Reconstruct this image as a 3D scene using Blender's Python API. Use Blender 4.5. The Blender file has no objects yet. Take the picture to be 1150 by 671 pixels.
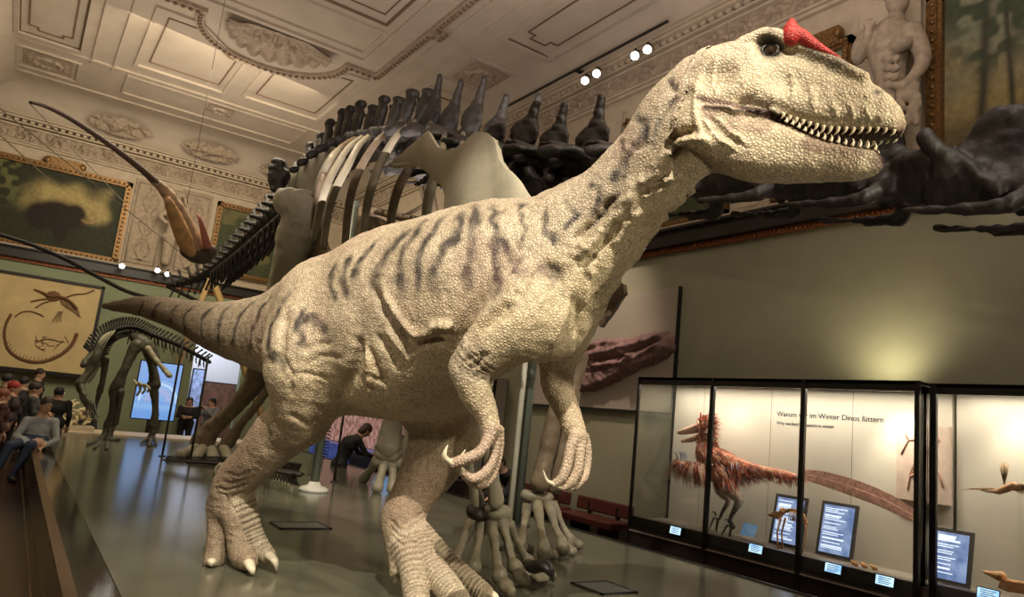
import bpy, bmesh, math, random
import numpy as np
from mathutils import Vector, Matrix

# ------------------------------------------------------------------ camera, world, light, exposure
SC = bpy.context.scene
COL = SC.collection
W0, H0 = 1150.0, 671.0
YAW, PITCH, ROLL, FPX = math.radians(33.86), math.radians(9.64), math.radians(6.01), 806.5
CAM = np.array([0.0, 0.0, 1.15])
_f = np.array([math.sin(YAW)*math.cos(PITCH), math.cos(YAW)*math.cos(PITCH), math.sin(PITCH)])
_r0 = np.array([math.cos(YAW), -math.sin(YAW), 0.0]); _u0 = np.cross(_r0, _f)
CR = _r0*math.cos(ROLL)+_u0*math.sin(ROLL); CU = -_r0*math.sin(ROLL)+_u0*math.cos(ROLL); CF = _f
cd = bpy.data.cameras.new('camera'); cam = bpy.data.objects.new('camera', cd); COL.objects.link(cam)
cd.sensor_width = 36.0; cd.lens = FPX/W0*36.0; cd.clip_start = 0.05; cd.clip_end = 100
cam.matrix_world = Matrix([[CR[0], CU[0], -CF[0], CAM[0]], [CR[1], CU[1], -CF[1], CAM[1]], [CR[2], CU[2], -CF[2], CAM[2]], [0, 0, 0, 1]])
SC.camera = cam
SC.view_settings.view_transform = 'Standard'; SC.view_settings.look = 'None'
SC.view_settings.gamma = 1.0; SC.view_settings.use_curve_mapping = False
SC.view_settings.exposure = 0.0
world = bpy.data.worlds.new('world'); SC.world = world; world.use_nodes = True
world.node_tree.nodes['Background'].inputs[0].default_value = (1.0, 0.84, 0.64, 1)
world.node_tree.nodes['Background'].inputs[1].default_value = 0.03

def P(px, py, d):
    "point of the place seen at that pixel, d metres in front of the camera"
    return CAM + d*(CF + CR*(px-575.0)/FPX - CU*(py-335.5)/FPX)
def at(px, py, ax, v):
    "point where the ray through a pixel meets the plane x / y / z = v"
    i = 'xyz'.index(ax); r = CF + CR*(px-575.0)/FPX - CU*(py-335.5)/FPX
    return CAM + r*((v-CAM[i])/r[i])
def V(*a): return np.array(a, float)
def nrm(v): v = np.asarray(v, float); return v/max(np.linalg.norm(v), 1e-9)

LIGHT = COL
def spot(loc, target, power, size=1.0, blend=0.5, color=(1, .84, .62), rad=0.06):
    l = bpy.data.lights.new('spot_lamp', 'SPOT'); l.energy = power; l.color = color; l.spot_size = size; l.spot_blend = blend; l.shadow_soft_size = rad
    o = bpy.data.objects.new('spot_light', l); COL.objects.link(o); o.location = loc
    o.rotation_euler = (Vector(target)-Vector(loc)).to_track_quat('-Z', 'Y').to_euler(); return o
def strip(loc, power, sx, sy, color=(1, .90, .76)):
    l = bpy.data.lights.new('case_strip', 'AREA'); l.energy = power; l.color = color; l.shape = 'RECTANGLE'; l.size = sx; l.size_y = sy
    o = bpy.data.objects.new('case_strip_light', l); COL.objects.link(o); o.location = loc; return o
def area(loc, target, power, sx, sy, color=(1, .84, .62)):
    l = bpy.data.lights.new('area_lamp', 'AREA'); l.energy = power; l.color = color; l.shape = 'RECTANGLE'; l.size = sx; l.size_y = sy
    o = bpy.data.objects.new('area_light', l); COL.objects.link(o); o.location = loc
    o.rotation_euler = (Vector(target)-Vector(loc)).to_track_quat('-Z', 'Y').to_euler(); return o

WARM = (1.0, .83, .60)
# gallery spotlights high up throw the key light on the model; low spots are added helpers
spot((-.6, -.6, 6.9), (2.2, 3.8, 1.9), 3000, .60, .5, (1, .90, .75), .05)
spot((3.2, -2.4, 4.6), (2.6, 2.8, 2.1), 1250, .50, .5, (1, .90, .68), .08)
spot((-1.4, 5.6, 7.0), (1.6, 5.4, 1.0), 480, .60, .6, (1, .84, .60), .10)
spot((1.0, -1.6, 1.70), (7.8, 4.9, 3.9), 260, .50, .6, (1, .88, .68), .04)  # low spot added to throw neck shadows on the right wall
spot((-1.5, 2.6, 2.4), (3.4, 5.0, .8), 120, 1.0, .8, (1, .86, .64), .10)  # low fill spot added on the left side
spot((5.6, 1.5, 7.2), (3.6, 5.6, 3.2), 520, .8, .7, (1, .88, .68), .10)
spot((1.8, 8.5, 7.3), (3.4, 9.5, 3.0), 700, .9, .7, (1, .84, .62), .10)
spot((2.2, -2.2, .9), (2.75, 2.8, 2.35), 220, .42, .7, (1, .90, .66), .10)  # low spot added in front to brighten the model's throat
# washes on the right wall: the mounting panel, and an uplight standing on the case
spot((5.6, 8.2, 6.6), (7.8, 9.0, 1.6), 800, .75, .8, (1, .82, .66), .15)
spot((7.28, 4.05, 1.98), (7.8, 4.15, 2.55), 34, 2.3, 1.0, (1, .90, .58), .06)
# bounce light between floor, walls and ceiling of the crowded hall
area((3.0, 5.0, 4.4), (3.0, 5.5, 8.0), 350, 4, 9, (1, .86, .79))
area((2.4, 15.5, 4.8), (2.4, 16.5, 8.0), 110, 4, 5, (1, .85, .70))
area((3.0, 1.0, 7.7), (3.4, 4.0, 0), 150, 3, 3, (1, .87, .76))
area((2.6, 14.5, 7.6), (2.0, 18.5, 1.5), 560, 4, 4, (1, .86, .62))

# ------------------------------------------------------------------ materials
def mat(name, col=(.5, .5, .5), rough=.6, metal=0.0, noise=None, bump=None, emit=None, attr=None, col2=None, spec=None, trans=None):
    """procedural material. noise=(scale, amount) varies the colour (or mixes to col2); bump=(kind, scale, strength, distance)"""
    m = bpy.data.materials.new(name); m.use_nodes = True; nt = m.node_tree; N = nt.nodes; L = nt.links
    b = N['Principled BSDF']; b.inputs['Roughness'].default_value = rough; b.inputs['Metallic'].default_value = metal
    if spec is not None: b.inputs['Specular IOR Level'].default_value = spec
    c4 = tuple(col)+(1,); b.inputs['Base Color'].default_value = c4
    tc = N.new('ShaderNodeTexCoord'); src = None
    if attr:
        a = N.new('ShaderNodeAttribute'); a.attribute_name = attr; src = a.outputs['Color']
    if noise or attr:
        nz = N.new('ShaderNodeTexNoise'); nz.inputs['Scale'].default_value = noise[0] if noise else 6; nz.inputs['Detail'].default_value = 8
        L.new(tc.outputs['Object'], nz.inputs['Vector'])
        amt = noise[1] if noise else .15
        if col2:
            rp = N.new('ShaderNodeValToRGB'); rp.color_ramp.elements[0].position = .5-amt; rp.color_ramp.elements[1].position = .5+amt
            rp.color_ramp.elements[0].color = c4; rp.color_ramp.elements[1].color = tuple(col2)+(1,)
            L.new(nz.outputs['Fac'], rp.inputs[0]); src = rp.outputs[0]; L.new(src, b.inputs['Base Color'])
        else:
            mr = N.new('ShaderNodeMapRange'); mr.inputs[1].default_value = .3; mr.inputs[2].default_value = .7; mr.inputs[3].default_value = 1-amt; mr.inputs[4].default_value = 1+amt
            L.new(nz.outputs['Fac'], mr.inputs[0])
            hs = N.new('ShaderNodeHueSaturation'); 
            if src: L.new(src, hs.inputs['Color'])
            else: hs.inputs['Color'].default_value = c4
            L.new(mr.outputs[0], hs.inputs['Value']); L.new(hs.outputs[0], b.inputs['Base Color']); src = hs.outputs[0]
    if bump:
        kind, sc, st, di = bump
        bp = N.new('ShaderNodeBump'); bp.inputs['Strength'].default_value = st; bp.inputs['Distance'].default_value = di
        if kind == 'noise':
            t = N.new('ShaderNodeTexNoise'); t.inputs['Scale'].default_value = sc; t.inputs['Detail'].default_value = 6; o = t.outputs['Fac']
        elif kind == 'scales':
            t = N.new('ShaderNodeTexVoronoi'); t.feature = 'DISTANCE_TO_EDGE'; t.inputs['Scale'].default_value = sc; o = t.outputs['Distance']
        elif kind == 'wave':
            t = N.new('ShaderNodeTexWave'); t.inputs['Scale'].default_value = sc; t.inputs['Distortion'].default_value = 3; o = t.outputs['Fac']
        L.new(tc.outputs['Object'], t.inputs['Vector']); L.new(o, bp.inputs['Height']); L.new(bp.outputs[0], b.inputs['Normal'])
    if emit:
        b.inputs['Emission Color'].default_value = tuple(emit[0])+(1,); b.inputs['Emission Strength'].default_value = emit[1]
    if trans: b.inputs['Transmission Weight'].default_value = trans
    return m

# ------------------------------------------------------------------ objects
def mesh_obj(name, verts, faces, m=None, parent=None, smooth=False, loc=None):
    me = bpy.data.meshes.new(name)
    if isinstance(faces, np.ndarray):
        nf, k = faces.shape
        me.vertices.add(len(verts)); me.vertices.foreach_set('co', np.asarray(verts, np.float32).ravel())
        me.loops.add(nf*k); me.loops.foreach_set('vertex_index', faces.astype(np.int32).ravel())
        me.polygons.add(nf); me.polygons.foreach_set('loop_start', (np.arange(nf)*k).astype(np.int32)); me.polygons.foreach_set('loop_total', np.full(nf, k, np.int32))
        me.update(calc_edges=True)
    else:
        me.from_pydata([tuple(v) for v in verts], [], faces); me.update()
    if smooth: me.polygons.foreach_set('use_smooth', np.ones(len(me.polygons), bool))
    if m:
        for q in (m if isinstance(m, (list, tuple)) else [m]): me.materials.append(q)
    o = bpy.data.objects.new(name, me); COL.objects.link(o)
    if parent:
        o.parent = parent
        w = V(0, 0, 0); q = parent
        while q is not None: w += np.array(q.location); q = q.parent
        if loc is None: o.location = tuple(-w)
    if loc is not None: o.location = loc
    return o
def tag(o, label=None, cat=None, group=None, kind=None):
    if label: o['label'] = label
    if cat: o['category'] = cat
    if group: o['group'] = group
    if kind: o['kind'] = kind
    return o
def thing(name, label, cat, loc=(0, 0, 0), group=None, rz=0):
    o = bpy.data.objects.new(name, None); COL.objects.link(o); o.location = tuple(loc); o.rotation_euler = (0, 0, rz); o.empty_display_size = .1
    return tag(o, label, cat, group)
def copy_tree(o, parent=None):
    c = o.copy(); COL.objects.link(c)
    if parent: c.parent = parent
    for ch in [q for q in bpy.data.objects if q.parent == o]: copy_tree(ch, c)
    return c

class MB:
    "collects shapes into one mesh"
    def __init__(s): s.v = []; s.f = []; s.sm = []
    def add(s, vs, fs, sm=False):
        n = len(s.v); s.v += [tuple(map(float, v)) for v in vs]; s.f += [tuple(i+n for i in f) for f in fs]; s.sm += [sm]*len(fs); return s
    def box(s, lo, hi, bev=0.0):
        x0, y0, z0 = lo; x1, y1, z1 = hi
        vs = [(x, y, z) for x in (x0, x1) for y in (y0, y1) for z in (z0, z1)]
        return s.add(vs, [(0, 1, 3, 2), (4, 6, 7, 5), (0, 4, 5, 1), (2, 3, 7, 6), (0, 2, 6, 4), (1, 5, 7, 3)])
    def obox(s, c, ax, ay, az, hx, hy, hz):
        c = np.asarray(c, float); ax, ay, az = map(nrm, (ax, ay, az))
        vs = [c+ax*hx*i+ay*hy*j+az*hz*k for i in (-1, 1) for j in (-1, 1) for k in (-1, 1)]
        return s.add(vs, [(0, 1, 3, 2), (4, 6, 7, 5), (0, 4, 5, 1), (2, 3, 7, 6), (0, 2, 6, 4), (1, 5, 7, 3)])
    def tube(s, pts, rad, seg=8, cap=True, up=(0, 0, 1), flat=1.0, sm=True):
        pts = [np.asarray(p, float) for p in pts]; n = len(pts)
        if not hasattr(rad, '__len__'): rad = [rad]*n
        vs = []; prev = None
        for i, p in enumerate(pts):
            t = nrm(pts[min(i+1, n-1)]-pts[max(i-1, 0)])
            if prev is None:
                a = np.cross(t, up); 
                if np.linalg.norm(a) < .05: a = np.cross(t, (1, 0, .3))
                a = nrm(a)
            else: a = nrm(prev-t*(prev@t))
            prev = a; b = np.cross(t, a)
            r = rad[i]; ra, rb = (r if hasattr(r, '__len__') else (r, r*flat))
            for k in range(seg):
                th = 2*math.pi*k/seg; vs.append(p+a*ra*math.cos(th)+b*rb*math.sin(th))
        fs = [(i*seg+k, i*seg+(k+1) % seg, (i+1)*seg+(k+1) % seg, (i+1)*seg+k) for i in range(n-1) for k in range(seg)]
        if cap: fs += [tuple(range(seg))[::-1], tuple((n-1)*seg+k for k in range(seg))]
        return s.add(vs, fs, sm)
    def rod(s, a, b, r, seg=8): return s.tube([a, b], r, seg, sm=True)
    def lathe(s, prof, c=(0, 0, 0), seg=20, sm=True):
        n = len(prof); vs = [(c[0]+r*math.cos(2*math.pi*k/seg), c[1]+r*math.sin(2*math.pi*k/seg), c[2]+z) for r, z in prof for k in range(seg)]
        fs = [(i*seg+k, i*seg+(k+1) % seg, (i+1)*seg+(k+1) % seg, (i+1)*seg+k) for i in range(n-1) for k in range(seg)]
        fs += [tuple(range(seg))[::-1], tuple((n-1)*seg+k for k in range(seg))]
        return s.add(vs, fs, sm)
    def ell(s, c, r, ax=None, nu=12, nv=8):
        c = np.asarray(c, float); A = np.eye(3) if ax is None else np.array(ax, float)
        if not hasattr(r, '__len__'): r = (r, r, r)
        vs = [c-A[2]*r[2]]
        for j in range(1, nv):
            ph = -math.pi/2+math.pi*j/nv
            for i in range(nu):
                th = 2*math.pi*i/nu; vs.append(c+A[0]*r[0]*math.cos(ph)*math.cos(th)+A[1]*r[1]*math.cos(ph)*math.sin(th)+A[2]*r[2]*math.sin(ph))
        vs.append(c+A[2]*r[2]); L = len(vs)-1; fs = []
        for i in range(nu): fs.append((0, 1+(i+1) % nu, 1+i)); fs.append((L, L-nu+i, L-nu+(i+1) % nu))
        for j in range(nv-2):
            for i in range(nu): a = 1+j*nu; fs.append((a+i, a+(i+1) % nu, a+nu+(i+1) % nu, a+nu+i))
        return s.add(vs, fs, True)
    def plate(s, poly, o, ex, ey, ez, th):
        "polygon (2-D list) extruded by th along ez"
        o, ex, ey, ez = [np.asarray(q, float) for q in (o, ex, ey, ez)]; n = len(poly)
        vs = [o+ex*a+ey*b for a, b in poly]+[o+ex*a+ey*b+ez*th for a, b in poly]
        return s.add(vs, [tuple(range(n))[::-1], tuple(range(n, 2*n))]+[(i, (i+1) % n, n+(i+1) % n, n+i) for i in range(n)])
    def build(s, name, m=None, parent=None, loc=None):
        o = mesh_obj(name, s.v, s.f, m, parent, loc=loc)
        o.data.polygons.foreach_set('use_smooth', s.sm); return o
def bevel(o, w=.01, seg=2):
    md = o.modifiers.new('bevel', 'BEVEL'); md.width = w; md.segments = seg; md.limit_method = 'ANGLE'; return o

# ------------------------------------------------------------------ organic surfaces: smooth-blended distance field, meshed by surface nets
def catmull(pts, n):
    pts = np.asarray(pts, float); m = len(pts); out = []
    for i in range(m-1):
        p0, p1, p2, p3 = pts[max(i-1, 0)], pts[i], pts[i+1], pts[min(i+2, m-1)]
        for t in np.arange(n)/n:
            out.append(.5*((2*p1)+(-p0+p2)*t+(2*p0-5*p1+4*p2-p3)*t*t+(-p0+3*p1-3*p2+p3)*t**3))
    out.append(pts[-1]); return np.array(out)
def chain(secs, n=4, up=(0, 0, 1), k=.04, neg=False):
    "secs: rows [x,y,z, side radius, up radius]"
    C = catmull(secs, n); T = np.gradient(C[:, :3], axis=0); T /= np.linalg.norm(T, axis=1)[:, None]
    S = np.cross(T, np.asarray(up, float)); S /= np.linalg.norm(S, axis=1)[:, None]; U = np.cross(S, T)
    return dict(t='chain', C=C[:, :3], S=S, U=U, rs=C[:, 3], ru=C[:, 4], k=k, neg=neg)
def rc(a, b, ra, rb=None, k=.03, neg=False): return dict(t='rc', a=np.asarray(a, float), b=np.asarray(b, float), ra=ra, rb=ra if rb is None else rb, k=k, neg=neg)
def ellp(c, r, ax=None, k=.03, neg=False): return dict(t='ell', c=np.asarray(c, float), r=np.asarray(r if hasattr(r, '__len__') else (r, r, r), float), ax=np.eye(3) if ax is None else np.array(ax, float), k=k, neg=neg)
def limb(pts, k=.03, n=3):
    "pts rows x,y,z,r"
    pts = catmull(pts, n) if n > 1 else np.asarray(pts, float)
    return dict(t='multi', C=pts[:, :3], R=pts[:, 3], k=k, neg=False)

def sdf_eval(prims, O, A, lo, hi, h):
    n = np.maximum(np.ceil((np.array(hi)-lo)/h).astype(int)+1, 4); BIG = .25
    F = np.full(n, BIG, np.float32); xs = [np.float32(lo[i])+np.arange(n[i], dtype=np.float32)*np.float32(h) for i in range(3)]
    loc = lambda p: (np.asarray(p)-O)@A.T
    for q in prims:
        k = q['k']; mg = max(k, .0)+2.5*h
        t = q['t']
        if t == 'rc': c = np.array([loc(q['a']), loc(q['b'])]); r = np.array([q['ra'], q['rb']])
        elif t == 'ell': c = loc(q['c'])[None]; r = np.array([q['r'].max()])
        elif t == 'chain': c = loc(q['C']); r = np.maximum(q['rs'], q['ru'])
        elif t == 'multi': c = loc(q['C']); r = q['R']
        elif t == 'fn': c = loc(q['c'])[None]; r = np.array([q['R']])
        def blk(c, r):
            b0 = (c-r[:, None]).min(0)-mg; b1 = (c+r[:, None]).max(0)+mg
            i0 = np.clip(np.floor((b0-lo)/h).astype(int), 0, n); i1 = np.clip(np.ceil((b1-lo)/h).astype(int)+1, 0, n)
            return i0, i1
        def grid(i0, i1): return [xs[0][i0[0]:i1[0], None, None], xs[1][None, i0[1]:i1[1], None], xs[2][None, None, i0[2]:i1[2]]]
        i0, i1 = blk(c, r)
        if np.any(i1 <= i0): continue
        sl = tuple(slice(a, b) for a, b in zip(i0, i1))
        def seg(a, b, G):
            ab = b-a; L2 = float(ab@ab)+1e-12; p = [G[i]-np.float32(a[i]) for i in range(3)]
            tt = np.clip((p[0]*ab[0]+p[1]*ab[1]+p[2]*ab[2])/L2, 0, 1).astype(np.float32)
            return tt, [p[i]-tt*np.float32(ab[i]) for i in range(3)]
        if t in ('rc', 'ell', 'fn'):
            G = grid(i0, i1)
            if t == 'rc':
                tt, p = seg(c[0], c[1], G); D = np.sqrt(p[0]**2+p[1]**2+p[2]**2)-(q['ra']+(q['rb']-q['ra'])*tt)
            elif t == 'ell':
                ax = q['ax']@A.T; p = [G[i]-np.float32(c[0][i]) for i in range(3)]
                u = [(p[0]*ax[j][0]+p[1]*ax[j][1]+p[2]*ax[j][2])/np.float32(q['r'][j]) for j in range(3)]
                k0 = np.sqrt(u[0]**2+u[1]**2+u[2]**2)+1e-6; k1 = np.sqrt((u[0]/q['r'][0])**2+(u[1]/q['r'][1])**2+(u[2]/q['r'][2])**2)+1e-6
                D = (k0*(k0-1)/k1).astype(np.float32)
            else:
                X = [O[j]+G[0]*A[0][j]+G[1]*A[1][j]+G[2]*A[2][j] for j in range(3)]; D = q['f'](X).astype(np.float32)
        else:
            D = np.full([b-a for a, b in zip(i0, i1)], BIG+k, np.float32)
            for s in range(len(c)-1):
                j0, j1 = blk(c[s:s+2], r[s:s+2])
                if np.any(j1 <= j0): continue
                G = grid(j0, j1); ss = tuple(slice(a-o, b-o) for a, b, o in zip(j0, j1, i0)); tt, p = seg(c[s], c[s+1], G)
                if t == 'multi': d = np.sqrt(p[0]**2+p[1]**2+p[2]**2)-np.float32(r[s])-np.float32(r[s+1]-r[s])*tt
                else:
                    S = nrm(q['S'][s]+q['S'][s+1])@A.T; U = nrm(q['U'][s]+q['U'][s+1])@A.T; T = np.cross(U, S)
                    rs = q['rs'][s]+(q['rs'][s+1]-q['rs'][s])*tt; ru = q['ru'][s]+(q['ru'][s+1]-q['ru'][s])*tt; rt = np.minimum(rs, ru)
                    dt = lambda w: p[0]*np.float32(w[0])+p[1]*np.float32(w[1])+p[2]*np.float32(w[2])
                    a1 = dt(S)/rs; a2 = dt(U)/ru; a3 = dt(T)/rt; k0 = np.sqrt(a1*a1+a2*a2+a3*a3)+1e-6
                    k1 = np.sqrt((a1/rs)**2+(a2/ru)**2+(a3/rt)**2)+1e-6; d = k0*(k0-1)/k1
                D[ss] = np.minimum(D[ss], d)
        a = F[sl]
        if q['neg']:
            hh = np.maximum(k-np.abs(a+D), 0)/max(k, 1e-6); F[sl] = np.maximum(a, -D)+hh*hh*k*.25
        else:
            hh = np.maximum(k-np.abs(a-D), 0)/max(k, 1e-6); F[sl] = np.minimum(a, D)-hh*hh*k*.25
    return F, xs
def surface_nets(F, lo, h):
    ins = F < 0; nx, ny, nz = F.shape
    c = np.zeros((nx-1, ny-1, nz-1), np.int8); offs = [(i, j, k) for i in (0, 1) for j in (0, 1) for k in (0, 1)]
    for i, j, k in offs: c += ins[i:nx-1+i, j:ny-1+j, k:nz-1+k]
    I = np.argwhere((c > 0) & (c < 8)); idx = np.full(c.shape, -1, np.int32); idx[tuple(I.T)] = np.arange(len(I))
    vals = {o: F[I[:, 0]+o[0], I[:, 1]+o[1], I[:, 2]+o[2]] for o in offs}
    acc = np.zeros((len(I), 3), np.float32); cnt = np.zeros(len(I), np.float32)
    for o in offs:
        for ax in range(3):
            if o[ax]: continue
            o2 = list(o); o2[ax] = 1; o2 = tuple(o2); a, b = vals[o], vals[o2]; m = (a < 0) != (b < 0)
            t = np.where(m, a/(np.where(m, a-b, 1)), 0); p = np.tile(np.array(o, np.float32), (len(I), 1)); p[:, ax] += t
            acc[m] += p[m]; cnt[m] += 1
    v = (I+acc/cnt[:, None])*h+lo; Q = []
    for ax in range(3):
        b = [(ax+1) % 3, (ax+2) % 3]; s0 = [slice(None)]*3; s1 = [slice(None)]*3; s0[ax] = slice(0, -1); s1[ax] = slice(1, None)
        m = ins[tuple(s0)] != ins[tuple(s1)]
        E = np.argwhere(m); E = E[(E[:, b[0]] > 0) & (E[:, b[1]] > 0) & (E[:, b[0]] < F.shape[b[0]]-1) & (E[:, b[1]] < F.shape[b[1]]-1)]
        fl = ins[tuple(E.T)]; g = lambda d0, d1: idx[tuple((E-np.array([(d0 if i == b[0] else d1 if i == b[1] else 0) for i in range(3)])).T)]
        q = np.stack([g(1, 1), g(0, 1), g(0, 0), g(1, 0)], 1); q[~fl] = q[~fl][:, ::-1]; Q.append(q)
    Q = np.concatenate(Q); Q = Q[(Q >= 0).all(1)]; return v, Q
def sdf_mesh(prims, O, A, lo, hi, h, drop=None, keep=None):
    O = np.asarray(O, float); A = np.asarray(A, float); lo = np.asarray(lo, float)
    F, xs = sdf_eval(prims, O, A, lo, hi, h); v, q = surface_nets(F, lo, h); v = O+v@A
    if drop or keep:
        cen = v[q].mean(1); m = np.ones(len(q), bool)
        for (o, a, l, hh, mg) in (drop or []):
            c = (cen-o)@np.asarray(a).T; m &= ~((c > np.array(l)+mg) & (c < np.array(hh)-mg)).all(1)
        q = q[m]; used = np.unique(q); mp = np.full(len(v), -1); mp[used] = np.arange(len(used)); v = v[used]; q = mp[q]
    return v.astype(np.float32), q
def quick_sdf(prims, h, pad=.05):
    "mesh prims in a world-aligned box that fits them"
    lo = V(1e9, 1e9, 1e9); hi = -lo
    for q in prims:
        if q['neg']: continue
        if q['t'] == 'rc': c = np.array([q['a'], q['b']]); r = np.array([q['ra'], q['rb']])
        elif q['t'] == 'ell': c = q['c'][None]; r = np.array([q['r'].max()])
        elif q['t'] == 'chain': c = q['C']; r = np.maximum(q['rs'], q['ru'])
        else: c = q['C']; r = q['R']
        lo = np.minimum(lo, (c-r[:, None]).min(0)); hi = np.maximum(hi, (c+r[:, None]).max(0))
    return sdf_mesh(prims, V(0, 0, 0), np.eye(3), lo-pad, hi+pad, h)
def vnoise(p, s, seed=0):
    p = np.asarray(p, np.float32)*s; i = np.floor(p).astype(np.int64); f = p-i; f = f*f*(3-2*f); r = 0
    for o in [(a, b, c) for a in (0, 1) for b in (0, 1) for c in (0, 1)]:
        g = i+np.array(o); hsh = (g[:, 0]*73856093 ^ g[:, 1]*19349663 ^ g[:, 2]*83492791 ^ (seed*2654435761 % 1000003)) & 0xffffff
        hsh = (hsh*1103515245+12345) & 0x7fffffff; val = ((hsh >> 8) & 0xffff)/65535.0
        w = 1
        for a in range(3): w = w*(f[:, a] if o[a] else 1-f[:, a])
        r = r+val*w
    return r
def polydist(v, pl, rmax):
    "distance of verts to a 3-D polyline, inf beyond rmax"
    d = np.full(len(v), 1e3, np.float32); tt = np.zeros(len(v), np.float32); pl = np.asarray(pl)
    m = ((v > pl.min(0)-rmax) & (v < pl.max(0)+rmax)).all(1); w = v[m]; dd = np.full(len(w), 1e3); tw = np.zeros(len(w))
    for i in range(len(pl)-1):
        a, b = pl[i], pl[i+1]; ab = b-a; t = np.clip((w-a)@ab/(ab@ab+1e-9), 0, 1); e = np.linalg.norm(w-a-t[:, None]*ab, axis=1)
        u = e < dd; dd[u] = e[u]; tw[u] = (i+t[u])/(len(pl)-1)
    d[m] = dd; tt[m] = tw; return d, tt
# ------------------------------------------------------------------ the room (platform top is z = 0, museum floor z = -0.55)
FZ = -.55; XL, XR, YB, YN, ZC = -1.75, 7.8, 21.0, -4.0, 8.0
m_sage = mat('sage_wall_paint', (.30, .285, .195), .75, noise=(3, .05)); m_stucco = mat('cream_stucco', (.50, .41, .30), .8, noise=(5, .10), bump=('noise', 30, .15, .01))
m_ceil = mat('ceiling_plaster', (.50, .42, .33), .85, noise=(2, .07)); m_gilt = mat('old_gilt', (.20, .105, .035), .42, .5, noise=(25, .5)); m_line = mat('bronze_line', (.17, .10, .06), .6)
m_dark = mat('black_metal', (.012, .011, .010), .4); m_darkwood = mat('dark_wood', (.05, .028, .018), .3, noise=(9, .3)); m_redgold = mat('red_gold_bead', (.34, .12, .05), .35, .55, noise=(40, .5))
m_relief = mat('stucco_relief', (.37, .29, .21), .8, noise=(14, .22)); m_woodpanel = mat('painted_panel', (.34, .27, .19), .7, noise=(7, .15))

def struct(o, kind='structure'): o['kind'] = kind; return o
def relief(name, o, ex, ey, L, H, fn, m, parent=None, nx=120, ny=40, base=.02):
    "height-field panel: fn(u,v) in metres -> height along normal ex x ey ; negative = cut away"
    o, ex, ey = [np.asarray(q, float) for q in (o, ex, ey)]; en = np.cross(ex, ey)
    u = np.linspace(0, L, nx); v = np.linspace(0, H, ny); Uu, Vv = np.meshgrid(u, v, indexing='ij'); h = fn(Uu, Vv)
    vt = o+Uu[..., None]*ex+Vv[..., None]*ey+h[..., None]*en; vt = vt.reshape(-1, 3)
    i, j = np.meshgrid(np.arange(nx-1), np.arange(ny-1), indexing='ij'); a = (i*ny+j).ravel(); q = np.stack([a, a+ny, a+ny+1, a+1], 1)
    keep = (h.reshape(-1)[q] > -.5).all(1); q = q[keep]
    # skirt so that it has thickness
    return mesh_obj(name, vt, q, m, parent, smooth=True)
def sweep_strip(mb, poly, w, z0, z1, closed=True):
    "moulding strip of width w round a 2-D polyline (x, y), between heights z0 and z1"
    p = [np.array(q[:2], float) for q in poly]; n = len(p); off = []
    for i in range(n):
        a = p[i-1] if (closed or i > 0) else None; b = p[(i+1) % n] if (closed or i < n-1) else None
        d1 = nrm(p[i]-a) if a is not None else None; d2 = nrm(b-p[i]) if b is not None else None
        if d1 is None: d1 = d2
        if d2 is None: d2 = d1
        n1 = np.array([-d1[1], d1[0]]); n2 = np.array([-d2[1], d2[0]]); m_ = n1+n2; m_ = m_/max(m_@m_, .3)*2*.5*2
        off.append(m_*w*.5)
    vs = []
    for i in range(n):
        for s, z in ((1, z1), (1, z0), (-1, z0), (-1, z1)): q = p[i]+off[i]*s; vs.append((q[0], q[1], z))
    fs = []
    for i in range(n if closed else n-1):
        j = (i+1) % n
        for k in range(4): fs.append((i*4+k, i*4+(k+1) % 4, j*4+(k+1) % 4, j*4+k))
    if not closed: fs += [(0, 1, 2, 3), tuple((n-1)*4+k for k in (3, 2, 1, 0))]
    mb.add(vs, fs)

struct(MB().box((XL, YN, FZ-.1), (XR, YB+3.5, FZ)).build('floor', mat('museum_floor', (.10, .035, .018), .22, noise=(3, .3))))
struct(MB().box((XL-.2, YN, FZ), (XL, YB, ZC+.2)).build('wall_left', m_sage)); struct(MB().box((XL-.2, YN-.2, FZ), (XR+.2, YN, ZC+.2)).build('wall_front', m_stucco))
# back wall with the bright doorway (x 4.25..5.55) at the far end
bw = MB(); 
for lo, hi in [((XL, FZ), (3.95, 4.0)), ((5.25, FZ), (XR, 4.0)), ((3.95, 2.6), (5.25, 4.0))]: bw.box((lo[0], YB, lo[1]), (hi[0], YB+.25, hi[1]))
struct(bw.build('wall_back', mat('green_wall_paint', (.26, .30, .185), .75, noise=(3, .05)))); struct(MB().box((XL, YB, 4.0), (XR, YB+.25, ZC+.2)).build('wall_back_upper', m_stucco))
struct(MB().box((XR, YN, FZ), (XR+.2, YB+.25, 4.0)).build('wall_right', m_sage)); struct(MB().box((XR, YN, 4.0), (XR+.2, YB+.25, ZC+.2)).build('wall_right_upper', m_stucco))
struct(MB().box((XL, YN, ZC), (XR, YB, ZC+.2)).build('ceiling', m_ceil))
# hall beyond the doorway
hb = MB().box((2.6, YB+3.2, FZ), (7.4, YB+3.4, 3.4)).box((2.5, YB+.25, FZ), (2.6, YB+3.4, 3.4)).box((7.4, YB+.25, FZ), (7.5, YB+3.4, 3.4)).box((2.5, YB+.25, 3.3), (7.5, YB+3.4, 3.4))
struct(hb.build('wall_next_room', mat('white_wall', (.62, .62, .66), .7)))
area((4.7, YB+1.6, 3.2), (4.7, YB+1.6, 0), 120, 2.4, 2.2, (.86, .90, 1.0))
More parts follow.
